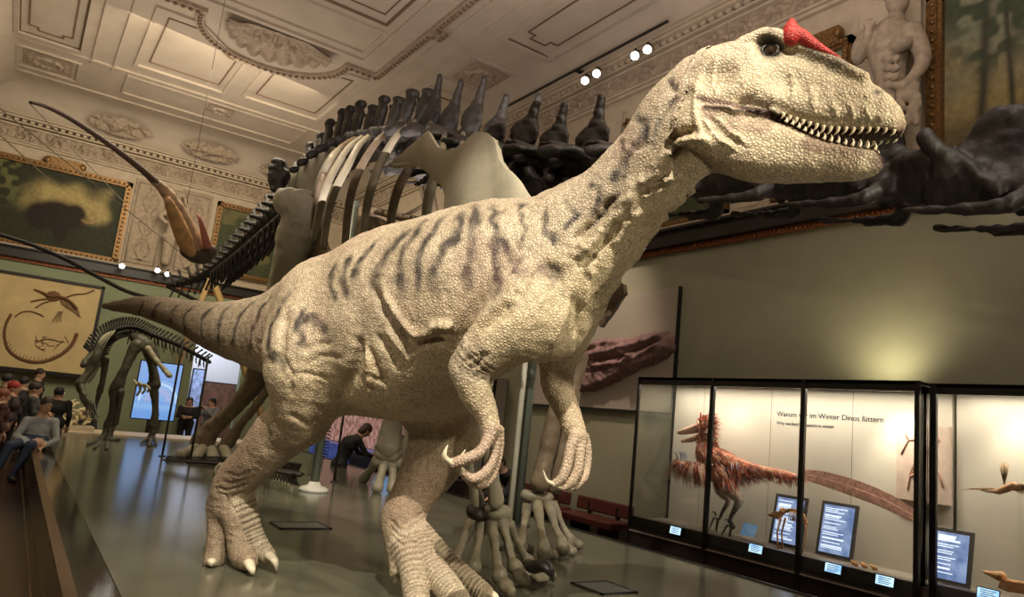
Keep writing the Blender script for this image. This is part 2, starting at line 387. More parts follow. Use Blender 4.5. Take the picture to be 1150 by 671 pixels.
# cove between walls and ceiling
def cove(name, horiz, c0, c1, flip):
    n = 8; vs = []; D, Hh = .75, .82
    for e in (c0, c1):
        for i in range(n+1):
            a = math.pi/2*i/n; off = D*(1-math.cos(a)); z = ZC-Hh+Hh*math.sin(a)
            vs.append((XR-off, e, z) if flip == 'R' else (XL+off, e, z) if flip == 'L' else (e, YB-off, z))
    fs = [(i, i+1, n+2+i, n+1+i) for i in range(n)]
    o = mesh_obj(name, vs, fs, m_ceil, smooth=True); return struct(o)
cove('trim_1', 0, YN, YB, 'R'); cove('trim_2', 0, XL, XR, 'B'); cove('trim_3', 0, YN, YB, 'L')
# rail at mid height on both walls: dark band over a red-gold beaded strip
def rail(name, a, b, nrm_):
    a = V(*a); b = V(*b); t = nrm(b-a); n = V(*nrm_); L = np.linalg.norm(b-a); c = (a+b)/2
    m1 = MB().obox(c+V(0, 0, .20)+n*.06, t, n, (0, 0, 1), L/2, .06, .11).obox(c+V(0, 0, .325)+n*.10, t, n, (0, 0, 1), L/2, .10, .018).obox(c+V(0, 0, .085)+n*.08, t, n, (0, 0, 1), L/2, .08, .008)
    o = struct(m1.build(name, mat('dark_rail', (.022, .018, .014), .35)))
    tp = MB().obox(c+V(0, 0, .36)+n*.09, t, n, (0, 0, 1), L/2, .09, .015).build('ledge', m_stucco, o)
    br = MB(); k = int(L/.062)
    br.obox(c+V(0, 0, .045)+n*.03, t, n, (0, 0, 1), L/2, .03, .045)
    for i in range(k): br.ell(a+t*(i+.5)*L/k+n*.062+V(0, 0, .045), (.026, .026, .034), nu=6, nv=4)
    br.build('bead', m_redgold, o)
rail('trim_4', (XR, -1.0, 3.88), (XR, YB, 3.88), (-1, 0, 0)); rail('trim_5', (XL, YB, 3.72), (XR, YB, 3.72), (0, -1, 0))
# cornices with acanthus frieze
def frieze_fn(per):
    def f(u, v):
        x = (u % per)/per; p = np.stack([u.ravel(), v.ravel(), 0*u.ravel()], 1); n = vnoise(p, 11, 5).reshape(u.shape); n2 = vnoise(p, 23, 6).reshape(u.shape)
        H = v.max(); r = np.hypot((x-.5)*per, v-H*.5); sw = np.cos(r*34+np.arctan2(v-H*.5, (x-.5)*per+1e-6)*3)
        return .05+.05*sw*np.exp(-(r/(H*.62))**2)+.05*(n-.5)+.04*(n2-.5)
    return f
def cornice(name, o, ex, n, L, z0):
    o = V(*o); ex = V(*ex); n = V(*n); c = o+ex*L/2
    mb = MB()
    for z, h, d in [(0, .05, .07), (.055, .03, .11), (.42, .04, .12), (.50, .035, .16), (.60, .05, .26), (.66, .03, .30)]: mb.obox(c+V(0, 0, z0+z+h/2)+n*d/2, ex, n, (0, 0, 1), L/2, d/2, h/2)
    k = int(L/.16)
    for i in range(k): mb.obox(o+ex*(i+.5)*L/k+V(0, 0, z0+.565)+n*.10, ex, n, (0, 0, 1), .045, .10, .03)
    ob = struct(mb.build(name, m_stucco)); 
    return ob
cr_ = cornice('trim_6', (XR, -1, 0), (0, 1, 0), (-1, 0, 0), YB+1, 6.82); cb_ = cornice('trim_7', (XL, YB, 0), (1, 0, 0), (0, -1, 0), XR-XL, 6.56)
relief('acanthus_frieze', (XR-.01, YB, 6.90), (0, -1, 0), (0, 0, 1), YB-1, .36, frieze_fn(.62), m_relief, cr_, 1500, 22)
relief('acanthus_frieze', (XL, YB-.01, 6.64), (1, 0, 0), (0, 0, 1), XR-XL, .36, frieze_fn(.62), m_relief, cb_, 760, 22)
# ceiling mouldings
cm = MB(); ln = MB(); Z1 = ZC+.02
def rect(x0, x1, y0, y1): return [(x0, y0), (x1, y0), (x1, y1), (x0, y1)]
def notched(x0, x1, y0, y1, k=.16): return [(x0, y0), (x1, y0), (x1, y1-k), (x1-k, y1-k), (x1-k, y1), (x0+k, y1), (x0+k, y1-k), (x0, y1-k)]
for x0, x1, y0, y1 in [(-1.2, 0, 13.2, 17.45), (6.2, 7.3, 13.2, 17.45), (-1.2, 0, 3.5, 10.45), (6.2, 7.3, 3.5, 10.45)]:
    sweep_strip(cm, rect(x0, x1, y0, y1), .09, ZC-.06, Z1); sweep_strip(ln, rect(x0+.07, x1-.07, y0+.07, y1-.07), .025, ZC-.02, Z1); sweep_strip(ln, notched(x0+.22, x1-.22, y0+.3, y1-.35), .025, ZC-.02, Z1)
for x0, x1 in [(1.0, 2.85), (3.25, 5.05)]:
    y0 = 14.15 if x0 < 2 else 13.95; a = .55
    cut = [(x0, y0), (x0+.75, y0), (x1-.2, y0+1.0), (x1, y0+1.05), (x1, 17.2), (x0, 17.2)] if x0 < 2 else [(x0, y0+1.15), (x0+.6, y0+1.1), (x1-.35, y0+.05), (x1, y0), (x1, 17.0), (x0, 17.0)]
    sweep_strip(cm, cut, .08, ZC-.05, Z1); c_ = np.mean(np.array(cut), 0); sweep_strip(ln, [tuple(c_+(np.array(q)-c_)*.78) for q in cut], .025, ZC-.02, Z1)
for x in (.2, .62, 5.42, 5.84): sweep_strip(cm, [(x, 2), (x, 18.0)], .04, ZC-.035, Z1, False)
for y in (17.75, 19.75): sweep_strip(cm, [(XL, y), (XR, y)], .07, ZC-.04, Z1, False)
for x0, x1, y0, y1 in [(-1.2, 0, 18.2, 19.4), (.95, 5.1, 18.0, 19.2), (6.15, 7.3, 18.2, 19.4), (6.15, 7.3, 11.4, 12.65), (-1.2, 0, 11.4, 12.65)]: sweep_strip(cm, rect(x0, x1, y0, y1), .06, ZC-.04, Z1)
sweep_strip(cm, [(1.55, 2), (1.55, 13.2), (4.68, 13.2), (4.68, 2)], .10, ZC-.05, Z1, False); sweep_strip(ln, [(1.80, 2), (1.80, 11.6), (4.42, 11.6), (4.42, 2)], .05, ZC-.03, Z1, False)
sweep_strip(cm, [(1.70, 11.9), (1.70, 12.9), (4.52, 12.9), (4.52, 11.9)], .05, ZC-.04, Z1)
sweep_strip(ln, [(1.95, 2), (1.95, 11.3), (4.25, 11.3), (4.25, 2)], .02, ZC-.02, Z1, False)
arc = [(3.08+1.42*math.cos(a), 13.75+1.30*math.sin(a)) for a in np.linspace(math.pi, 0, 30)]
path = [(1.0, 2), (1.0, 11.0), (.80, 11.0), (.80, 11.25), (1.0, 11.25), (1.0, 13.62), (1.66, 13.62)]+arc+[(4.5, 13.62), (5.14, 13.62), (5.14, 11.25), (5.34, 11.25), (5.34, 11.0), (5.14, 11.0), (5.14, 2)]
ce = struct(cm.build('trim_8', m_ceil)); ln.build('gilt_line', m_line, ce)
gb = MB(); sweep_strip(gb, path, .16, ZC-.07, Z1, False); sweep_strip(gb, path, .05, ZC-.09, Z1, False); gbo = gb.build('guilloche_band', m_relief, ce)
eg = MB(); pp = np.array(path); seg_ = np.linalg.norm(np.diff(pp, axis=0), axis=1); cum = np.r_[0, np.cumsum(seg_)]
for s_ in np.arange(0, cum[-1], .13):
    i = min(np.searchsorted(cum, s_, side='right')-1, len(pp)-2); q = pp[i]+(pp[i+1]-pp[i])*((s_-cum[i])/seg_[i]); 
    if q[1] > 7: eg.ell((q[0], q[1], ZC-.085), (.045, .045, .035), nu=6, nv=4)
eg.build('egg_moulding', m_line, ce)
def shell_fn(u, v):
    x = u-1.05; r = np.hypot(x, v)/1.05; a = np.arctan2(v, x); p = np.stack([u.ravel(), v.ravel(), 0*u.ravel()], 1)
    n = vnoise(p, 7, 11).reshape(u.shape); n2 = vnoise(p, 14, 12).reshape(u.shape)
    h = .03+.10*np.abs(np.cos(a*10))*sm(r, .35, .85)+.26*(n2-.35)*sm(-np.abs(v-.30), -.28, -.05)*sm(-np.abs(x), -.85, -.3)+.05*(n-.5)+.08*(r > .95)
    return np.where(r < 1, h, -1)
def sm(x, a, b): t = np.clip((x-a)/(b-a), 0, 1); return t*t*(3-2*t)
relief('shell_relief', (4.13, 13.35, ZC), (-1, 0, 0), (0, 1, 0), 2.1, 1.06, shell_fn, m_relief, ce, 150, 80)
def carto(w, h):
    def f(u, v):
        x = (u-w/2)/(w/2); y = (v-h/2)/(h/2); r = np.hypot(x, y); p = np.stack([u.ravel(), v.ravel(), 0*u.ravel()], 1); n = vnoise(p, 16, 14).reshape(u.shape)
        return .012+.05*np.exp(-((r-.55)/.10)**2)*(.4+n)+.05*np.exp(-((np.abs(x)-.75)/.12)**2-(y/.5)**2)*n+.03*np.exp(-(r/.22)**2)*n
    return f
for x0, y0, w, h in [(6.3, 11.55, .85, .95), (-1.08, 18.35, .95, .9), (6.3, 18.35, .85, .9), (2.75, 18.15, .6, .55), (-1.05, 11.55, .9, .95)]:
    relief('cartouche_relief', (x0+w, y0, ZC), (-1, 0, 0), (0, 1, 0), w, h, carto(w, h), m_relief, ce, 60, 60)
# winged figures and scrolls modelled on the far cove
for k, cx_ in enumerate((.35, 2.6, 4.6)):
    def fig(u, v, k=k):
        p = np.stack([u.ravel()+k*3, v.ravel(), 0*u.ravel()], 1); n = vnoise(p, 6, 17).reshape(u.shape); n2 = vnoise(p, 15, 18).reshape(u.shape); x = (u-.8)/.8; y = (v-.3)/.3
        return np.where(np.hypot(x, y)+.35*(n2-.5) < .9, .02+.20*(n-.40)*sm(-np.hypot(x, y), -1, -.3)+.08*(n2-.5), -1)
    relief('cove_relief', (cx_, YB-.16, 7.36), (1, 0, 0), nrm((0, -.62, .62)), 1.6, .6, fig, m_relief, ce, 90, 40)
# upper wall panelling and paintings ------------------------------------------------
m_frame = m_gilt
def canvas(name, o, ex, ey, L, H, fn, parent, nx=150, ny=100):
    o, ex, ey = [np.asarray(q, float) for q in (o, ex, ey)]
    u = np.linspace(0, 1, nx); v = np.linspace(0, 1, ny); A_, B_ = np.meshgrid(u, v, indexing='ij'); vt = (o+A_[..., None]*ex*L+B_[..., None]*ey*H).reshape(-1, 3)
    i, j = np.meshgrid(np.arange(nx-1), np.arange(ny-1), indexing='ij'); a = (i*ny+j).ravel(); q = np.stack([a, a+ny, a+ny+1, a+1], 1)
    c_ = fn(A_.ravel(), B_.ravel()); o_ = mesh_obj(name, vt, q, mat('oil_paint', rough=.6, spec=.2, attr='pigment', noise=(14, .2)), parent)
    ca = o_.data.color_attributes.new('pigment', 'FLOAT_COLOR', 'POINT'); ca.data.foreach_set('color', np.concatenate([c_, np.ones((len(c_), 1))], 1).astype(np.float32).ravel()); return o_
def mixc(a, b, t): t = np.clip(t, 0, 1)[:, None]; return a*(1-t)+np.array(b)*t
def framed(name, label, o, ex, L, H, w, fn, group=None, tablet=None, seed=3):
    "o = lower left corner on the wall (seen from the room), ex = rightward"
    o = V(*o); ex = V(*ex); ey = V(0, 0, 1); n = np.cross(ex, ey); t = thing(name, label, 'painting', o, group)
    mb = MB(); 
    for a, b, hx, hy in [(L/2, w/2, L/2, w/2), (L/2, H-w/2, L/2, w/2), (w/2, H/2, w/2, H/2), (L-w/2, H/2, w/2, H/2)]:
        mb.obox(o+ex*a+ey*b+n*.05, ex, ey, n, hx, hy, .05); mb.obox(o+ex*a+ey*b+n*.10, ex, ey, n, max(hx-w*.28, w*.2), max(hy-w*.28, w*.2), .03)
    for i in range(int(2*(L+H)/.11)):
        s_ = i*.11
        if s_ < L: q = (s_, w/2)
        elif s_ < 2*L: q = (s_-L, H-w/2)
        elif s_ < 2*L+H: q = (w/2, s_-2*L)
        else: q = (L-w/2, s_-2*L-H)
        mb.ell(o+ex*q[0]+ey*q[1]+n*.125, (.035, .035, .03), nu=6, nv=4)
    mb.build('frame', m_frame, t)
    canvas('canvas', o+ex*w*.8+ey*w*.8+n*.03, ex, ey, L-w*1.6, H-w*1.6, fn, t)
    if tablet: MB().obox(o+ex*(L*.5)+ey*(H+.07)+n*.08, ex, ey, n, tablet/2, .11, .05).ell(o+ex*(L*.5-tablet*.5)+ey*(H+.08)+n*.1, (.09, .05, .09)).ell(o+ex*(L*.5+tablet*.5)+ey*(H+.08)+n*.1, (.09, .05, .09)).build('nameplate', m_frame, t)
    return t
def nz(a, b, s, seed): return vnoise(np.stack([a*s, b*s*.7, 0*a], 1), 1, seed)
def paint_elephants(a, b):
    c_ = np.tile(V(.030, .032, .016), (len(a), 1)); n = nz(a, b, 8, 41); n2 = nz(a, b, 22, 42)
    sky = sm(b, .34, .52)*sm(a+n*.20-.10, .24, .42)*sm(-b-n*.2, -1.02, -.82)*sm(-a-.1*n, -1.0, -.88); c_ = mixc(c_, (.42, .33, .13), sky*.9); c_ = mixc(c_, (.15, .15, .05), sm(n2, .5, .7)*sm(b, .35, .6)*(1-sky)*sm(-a, -.4, -.1)*.8)
    for cx_, cy_, rx, ry in [(.52, .42, .17, .19), (.65, .46, .08, .15), (.40, .38, .10, .16), (.57, .25, .05, .16)]: c_ = mixc(c_, (.020, .012, .008), 1.6*np.exp(-(((a-cx_)/rx)**2+((b-cy_)/ry)**2)**2))
    r = np.hypot((a-.755), (b-.47)*.9); c_ = mixc(c_, (.30, .20, .09), np.exp(-((r-.055)/.012)**2)*sm(a+ .4*(.47-b), .70, .74)); c_ = mixc(c_, (.33, .25, .12), np.exp(-(((a-.80)/.05)**2+((b-.58)/.10)**2)**2)*.5)
    return c_
def paint_forest(a, b):
    n = nz(a, b, 7, 51); n2 = nz(a, b, 25, 52); c_ = mixc(np.tile(V(.30, .23, .10), (len(a), 1)), (.20, .20, .13), sm(b+n*.3, .4, .9))
    for cx_, w_, tl in [(.12, .018, .02), (.22, .010, -.03), (.37, .012, .06), (.58, .010, .02)]: c_ = mixc(c_, (.05, .045, .03), np.exp(-((a-cx_-tl*b-.01*n)/w_)**2)*sm(-b, -.95, -.8))
    for cx_, cy_, r_ in [(.16, .62, .13), (.30, .80, .15), (.42, .55, .10), (.10, .90, .15), (.55, .9, .12), (.35, .66, .08), (.75, .75, .1)]: c_ = mixc(c_, (.045, .06, .035), sm(n2, .38, .6)*np.exp(-(np.hypot(a-cx_, (b-cy_)*.8)/r_)**4)*.9)
    return mixc(c_, (.10, .08, .045), sm(-b-n*.2, -.35, -.15)*.8)
def paint_green(a, b):
    n = nz(a, b, 9, 61); return mixc(np.tile(V(.055, .065, .03), (len(a), 1)), (.13, .12, .05), sm(n, .45, .7))
def paint_mint(a, b):
    n = nz(a, b, 6, 71); c_ = mixc(np.tile(V(.22, .26, .17), (len(a), 1)), (.10, .12, .06), sm(-b-n*.3, -.6, -.3)); return c_
framed('landscape_painting', 'dark landscape with elephants in a gilt frame high on the far left wall', (-1.42, YB-.02, 4.06), (1, 0, 0), 3.13, 2.2, .15, paint_elephants, tablet=.75)
framed('landscape_painting', 'dark painting half hidden by the tail of the sauropod skeleton', (3.85, YB-.02, 4.3), (1, 0, 0), 1.9, 2.05, .14, paint_green)
framed('landscape_painting', 'painting of tall spindly trees in a gilt frame, at the top right', (XR-.02, 3.72, 4.2), (0, -1, 0), 3.4, 2.25, .17, paint_forest)
framed('landscape_painting', 'gilt-framed pale green painting whose top shows behind the red horn', (XR-.02, 5.62, 4.26), (0, -1, 0), 1.02, 2.0, .12, paint_mint, tablet=.7)
framed('landscape_painting', 'dark green painting whose gilt corner shows under the model\'s throat', (XR-.02, 8.6, 4.22), (0, -1, 0), 2.2, 2.1, .14, paint_green)
# stucco panels / pilasters
pn = MB()
for y0, y1 in [(6.35, 5.72), (4.52, 3.80), (9.5, 8.75)]:
    pn.box((XR-.07, y1, 4.24), (XR, y0, 6.55)); pn.box((XR-.10, y1+.08, 4.24), (XR-.05, y0-.08, 4.75)); pn.box((XR-.11, y1+.16, 4.32), (XR-.08, y0-.16, 4.68))
struct(pn.build('trim_9', m_stucco)); pb = MB()
for x0, x1 in [(1.78, 2.62), (2.95, 3.72), (6.0, 6.8)]:
    pb.box((x0, YB-.05, 4.1), (x1, YB, 6.45)); sweepz = [(x0+.08, 4.2), (x1-.08, 4.2), (x1-.08, 6.35), (x0+.08, 6.35)]
    for (a, b), (c2, d) in zip(sweepz, sweepz[1:]+sweepz[:1]): pb.rod((a, YB-.055, b), (c2, YB-.055, d), .02, 6)
tb = struct(pb.build('trim_10', m_woodpanel))
def orn(w, h, sd):
    def f(u, v):
        x = np.abs(u-w/2); p = np.stack([x.ravel()+sd, v.ravel(), 0*x.ravel()], 1); n = vnoise(p, 8, 71).reshape(u.shape); n2 = vnoise(p, 18, 72).reshape(u.shape)
        st = np.exp(-(x/.035)**2)+np.exp(-((x-.16*np.abs(np.sin(v*5)))/.03)**2); return .01+.05*np.clip(st, 0, 1.3)*(.4+n2)+.05*np.clip(n-.62, 0, 1)
    return f
for x0, w in [(1.85, .70), (3.0, .66), (6.06, .68)]: relief('grotesque_relief', (x0, YB-.055, 4.3), (1, 0, 0), (0, 0, 1), w, 1.95, orn(w, 1.95, x0), m_relief, tb, 50, 130)
# caryatid herm between the two relief panels
def figure_on_wall(name, label, joints, scale, m, zp, mirror_=1): pass
cv, cq = quick_sdf([limb([[2.78, 20.72, 4.35, .12], [2.78, 20.7, 4.9, .15], [2.78, 20.68, 5.3, .13], [2.78, 20.66, 5.62, .19], [2.78, 20.66, 5.82, .08]], k=.05), ellp((2.78, 20.62, 5.98), (.12, .13, .16), k=.03),
                    limb([[2.60, 20.66, 5.68, .08], [2.44, 20.6, 5.5, .065], [2.60, 20.52, 5.35, .05]], k=.04), limb([[2.96, 20.66, 5.68, .08], [3.12, 20.6, 5.52, .065], [3.05, 20.6, 5.85, .05], [2.95, 20.58, 6.1, .045]], k=.04),
                    ellp((2.78, 20.7, 6.2), (.24, .16, .10), k=.04), ellp((2.78, 20.68, 5.0), (.22, .14, .12), k=.06)], .022)
st_ = mesh_obj('caryatid_statue', cv, cq, m_relief, smooth=True); tag(st_, 'brown herm figure between ornament panels on the far wall, behind the pterosaur', 'statue')
# muscular atlas figure, right wall
def AP(px, py, x=7.45): return list(at(px, py, 'x', x))
ap = [limb([AP(1001, 150)+[.15], AP(1001, 112)+[.17], AP(1000, 88)+[.155], AP(998, 66)+[.20], AP(1000, 46)+[.23], AP(1004, 30)+[.13]], k=.05), limb([AP(1004, 30)+[.085], AP(1008, 16)+[.075]], k=.04),
      ellp(AP(1008, 2, 7.40), (.13, .12, .155), k=.03), ellp(AP(992, 50, 7.30), (.09, .12, .08), k=.05), ellp(AP(1012, 50, 7.30), (.09, .12, .08), k=.05),
      limb([AP(978, 38)+[.11], AP(966, 52, 7.38)+[.085], AP(964, 66, 7.33)+[.07], AP(972, 50, 7.22)+[.055], AP(976, 34, 7.2)+[.045]], k=.03), limb([AP(1024, 36)+[.115], AP(1034, 54)+[.095], AP(1036, 70)+[.08], AP(1026, 86, 7.35)+[.06], AP(1014, 96, 7.28)+[.05]], k=.03),
      limb([AP(1003, 62, 7.26)+[.02], AP(1001, 96, 7.28)+[.02]], k=.03)]
ap[-1]['neg'] = True
r_ = random.Random(5)
for i in range(34):
    a = r_.uniform(-.24, .24); z = r_.uniform(-.34, .06); c0 = np.array(AP(1000, 108, 7.27))+V(abs(a)*.35, a, z); ap.append(ellp(c0, (.04, .05*r_.uniform(.7, 1.4), .075), k=.02))
for i in range(14):
    a = i/14*2*math.pi; ap.append(ellp(np.array(AP(1008, 0, 7.40))+V(.1*math.cos(a), .12*math.sin(a), .09), .05, k=.02))
for i in range(4):
    for k in range(2): ap.append(ellp(np.array(AP(997+9*k, 66+10*i, 7.275)), (.04, .05, .045), k=.03))
for i, f in enumerate([(-5, 0), (-2, -5), (2, -6), (6, -4)]): ap.append(limb([AP(976, 34, 7.2)+[.026], AP(976+f[0], 28+f[1], 7.17)+[.02]], n=1, k=.01))
cv, cq = quick_sdf(ap, .017); st2 = mesh_obj('atlas_statue', cv, cq, m_relief, smooth=True); tag(st2, 'cream stucco male figure with leafy loincloth and hand on hip, top right', 'statue')
# spotlights along the cornice and the rail
def spotlamp(p, d, label, group, glow=18, r=.06, arm=None):
    p = V(*p); d = nrm(d); t = thing('spotlight', label, 'spotlight', p, group)
    up = V(0, 0, 1); MB().tube([p, p+d*.02, p+d*.16], [r*.6, r, r*1.05], 14).build('housing', m_dark, t); MB().rod(p, p+up*.12, .012).rod(p+up*.12, V(*(arm if arm is not None else p+up*.2)), .012).build('bracket', m_dark, t)
    MB().tube([p+d*.161, p+d*.17], [r*.95, r*.9], 14).build('lamp_lens', mat('lamp_glow', (1, 1, 1), emit=((1, .93, .82), glow*.4)), t); return t
for px, py, w in [(657, 90, 'first'), (670, 82, 'second'), (713, 62, 'third'), (727, 55, 'fourth')]:
    q = at(px, py, 'x', 7.42); spotlamp(q, CAM-q+V(0, 0, -1), {'first': 'lit ceiling spotlight, leftmost of four on the right cornice', 'second': 'lit ceiling spotlight, second from the left on the right cornice', 'third': 'lit ceiling spotlight, third from the left on the right cornice', 'fourth': 'lit ceiling spotlight, rightmost of four on the right cornice'}[w], 'spotlights on the right cornice', 40, .07, (7.52, q[1], q[2]+.1))
MB().box((7.40, 7.5, 7.56), (7.44, 12.0, 7.59)).box((7.42, 9.7, 7.56), (7.56, 9.8, 7.59)).build('lighting_track', m_dark); tag(bpy.data.objects['lighting_track'], 'thin black lighting track carrying the four cornice spotlights', 'lighting track')
for px, py, w in [(137, 299, 'leftmost'), (177, 304, 'middle'), (188, 308, 'rightmost')]:
    q = at(px, py, 'y', YB-.35); spotlamp(q, CAM-q, 'lit spotlight on the far rail, %s of three below the ornament panels' % w, 'spotlights on the far rail', 40, .065, (q[0], YB, q[2]+.1))
# platform --------------------------------------------------------------------------
def stone():
    m = mat('polished_platform', (.115, .112, .080), .17, noise=(1.3, .25), col2=None, spec=.7, bump=('noise', 2.2, .02, .02)); return m
pl_ = struct(MB().box((.70, -1.5, -.06), (5.62, 17.0, 0)).build('trim_11', stone())); pl_['kind'] = 'structure'
struct(MB().box((.74, -1.5, FZ), (5.58, 17.0, -.06)).build('trim_12', m_dark))
struct(MB().box((.50, -1.5, FZ), (.70, 17.0, -.005)).box((.43, -1.5, FZ), (.50, 17.0, -.03)).build('trim_13', mat('dark_glossy_edge', (.018, .010, .008), .12, noise=(3, .2))))
struct(MB().box((.43, -1.5, -.03), (.50, 17.0, -.005)).build('trim_14', mat('bronze_strip', (.13, .07, .03), .3, .3, noise=(4, .3))))
struct(MB().box((-.1, -1.5, FZ), (.43, 17.0, FZ+.12)).build('trim_15', mat('step_wood', (.035, .012, .008), .25, noise=(5, .3))))
struct(MB().box((.385, -1.5, FZ+.12), (.40, 17.0, FZ+.125)).build('trim_16', mat('step_nosing', (.30, .17, .09), .3)))
struct(MB().box((.6, 17.0, FZ), (5.7, 18.3, .03)).build('trim_17', mat('beige_kerb', (.68, .56, .40), .5, noise=(4, .08))))
struct(MB().box((5.60, -1.5, -.02), (5.63, 17, .012)).build('trim_18', m_dark))
for w_, lo, hi in [('square metal floor grate by the model\'s rear foot', (2.18, 6.52), (2.66, 6.86)), ('square metal floor grate beside the big fossil claw', (3.70, 3.98), (4.06, 4.33))]:
    g = thing('floor_grate', w_, 'floor grate', ((lo[0]+hi[0])/2, (lo[1]+hi[1])/2, 0)); gb_ = MB()
    for a, b in [((lo[0], lo[1]), (hi[0], lo[1]+.025)), ((lo[0], hi[1]-.025), hi), (lo, (lo[0]+.025, hi[1])), ((hi[0]-.025, lo[1]), hi)]: gb_.box((a[0], a[1], .001), (b[0], b[1], .012))
    gb_.build('grate_frame', mat('grate_metal', (.05, .05, .05), .35, .6), g); gg = MB()
    for i in range(1, 14): x = lo[0]+(hi[0]-lo[0])*i/14; gg.box((x-.006, lo[1]+.02, .001), (x+.006, hi[1]-.02, .009))
    for i in range(1, 6): y = lo[1]+(hi[1]-lo[1])*i/6; gg.box((lo[0]+.02, y-.005, .001), (hi[0]-.02, y+.005, .009))
    gg.build('grid', mat('grid_metal', (.40, .42, .40), .35, .6), g); MB().box((lo[0]+.01, lo[1]+.01, .0005), (hi[0]-.01, hi[1]-.01, .002)).build('recess', m_dark, g)
# ------------------------------------------------------------------ the allosaurus model
def px2(rows):
    "rows px, py, depth, side radius m, up radius px -> x y z rs ru"
    return [list(P(a, b, d))+[rs, ru*d/FPX] for a, b, d, rs, ru in rows]
def pl(rows):
    return [list(P(a, b, d))+[r] for a, b, d, r in rows]
BODY = px2([(118, 344, 6.75, .028, 3.5), (153, 344, 6.48, .075, 10), (185, 349, 6.25, .115, 15), (209, 356, 6.08, .145, 19), (243, 367, 5.82, .19, 27.5),
            (278, 372, 5.55, .235, 37), (316, 374, 5.28, .29, 49), (352, 368, 5.05, .36, 68), (392, 370, 4.85, .43, 92), (440, 360, 4.65, .48, 107),
            (490, 344, 4.47, .49, 104), (545, 322, 4.30, .46, 97), (598, 308, 4.13, .38, 88), (636, 280, 3.98, .28, 74), (673, 247, 3.87, .215, 60),
            (706, 212, 3.77, .19, 51), (739, 177, 3.68, .185, 55), (767, 143, 3.60, .18, 66), (795, 117, 3.50, .17, 66)])
HB = P(806, 118, 3.47); HT = P(1003, 143, 3.02)
HF = nrm(HT-HB); HS = nrm(np.cross(HF, (0, 0, 1))); HU = np.cross(HS, HF)
HA = np.array([HF, HS, HU])
def hp(x, s, z): return HB+HF*x+HS*s+HU*z
def head_fn(top, bot, wid, x0, x1, taper, p=2.5, inset=0.0):
    tx, tz = np.array(top).T; bx, bz = np.array(bot).T; wx, ww = np.array(wid).T
    def f(X):
        d = [X[i]-HB[i] for i in range(3)]
        x = d[0]*HF[0]+d[1]*HF[1]+d[2]*HF[2]; s = np.abs(d[0]*HS[0]+d[1]*HS[1]+d[2]*HS[2]); z = d[0]*HU[0]+d[1]*HU[1]+d[2]*HU[2]
        t = np.interp(x, tx, tz); b = np.interp(x, bx, bz); w = np.interp(x, wx, ww)-inset; h = np.maximum((t-b)/2, .01); c = (t+b)/2
        u = np.clip((z-c)/h, -1.2, 1.2); w = np.maximum(w*(1-taper*u), .008)
        k = (np.abs(s/w)**p+np.abs((z-c)/h)**p)**(1/p)
        D = (k-1)*np.minimum(w, h)
        return np.maximum(D, np.maximum(x-x1, x0-x))
    return dict(t='fn', f=f, c=hp(.35, 0, 0), R=.62, k=.012, neg=False)
UT = [(-.14, .235), (-.1, .265), (0, .30), (.1, .315), (.18, .31), (.27, .285), (.36, .268), (.45, .247), (.54, .216), (.63, .184), (.70, .150), (.75, .120), (.79, .085), (.815, .05), (.83, .02)]
UB = [(-.14, -.09), (-.02, -.06), (.14, -.062), (.3, -.046), (.39, -.063), (.47, -.073), (.55, -.08), (.656, -.067), (.74, -.048), (.80, -.040), (.82, -.032), (.83, -.01)]
UW = [(-.14, .17), (0, .175), (.15, .172), (.25, .152), (.4, .122), (.55, .102), (.68, .09), (.76, .078), (.80, .062), (.822, .04), (.83, .015)]
LT = [(-.1, -.03), (.0, -.05), (.19, -.064), (.31, -.066), (.4, -.075), (.49, -.102), (.57, -.120), (.68, -.120), (.757, -.115), (.79, -.14), (.8, -.16)]
LB = [(-.1, -.15), (0, -.245), (.06, -.285), (.12, -.309), (.21, -.328), (.29, -.328), (.4, -.315), (.48, -.30), (.59, -.272), (.70, -.25), (.75, -.23), (.785, -.205), (.8, -.18)]
LW = [(-.1, .14), (0, .165), (.15, .168), (.3, .142), (.45, .115), (.6, .092), (.72, .07), (.77, .045), (.795, .02), (.8, .01)]
prims = [chain(BODY, 4, k=.02)]
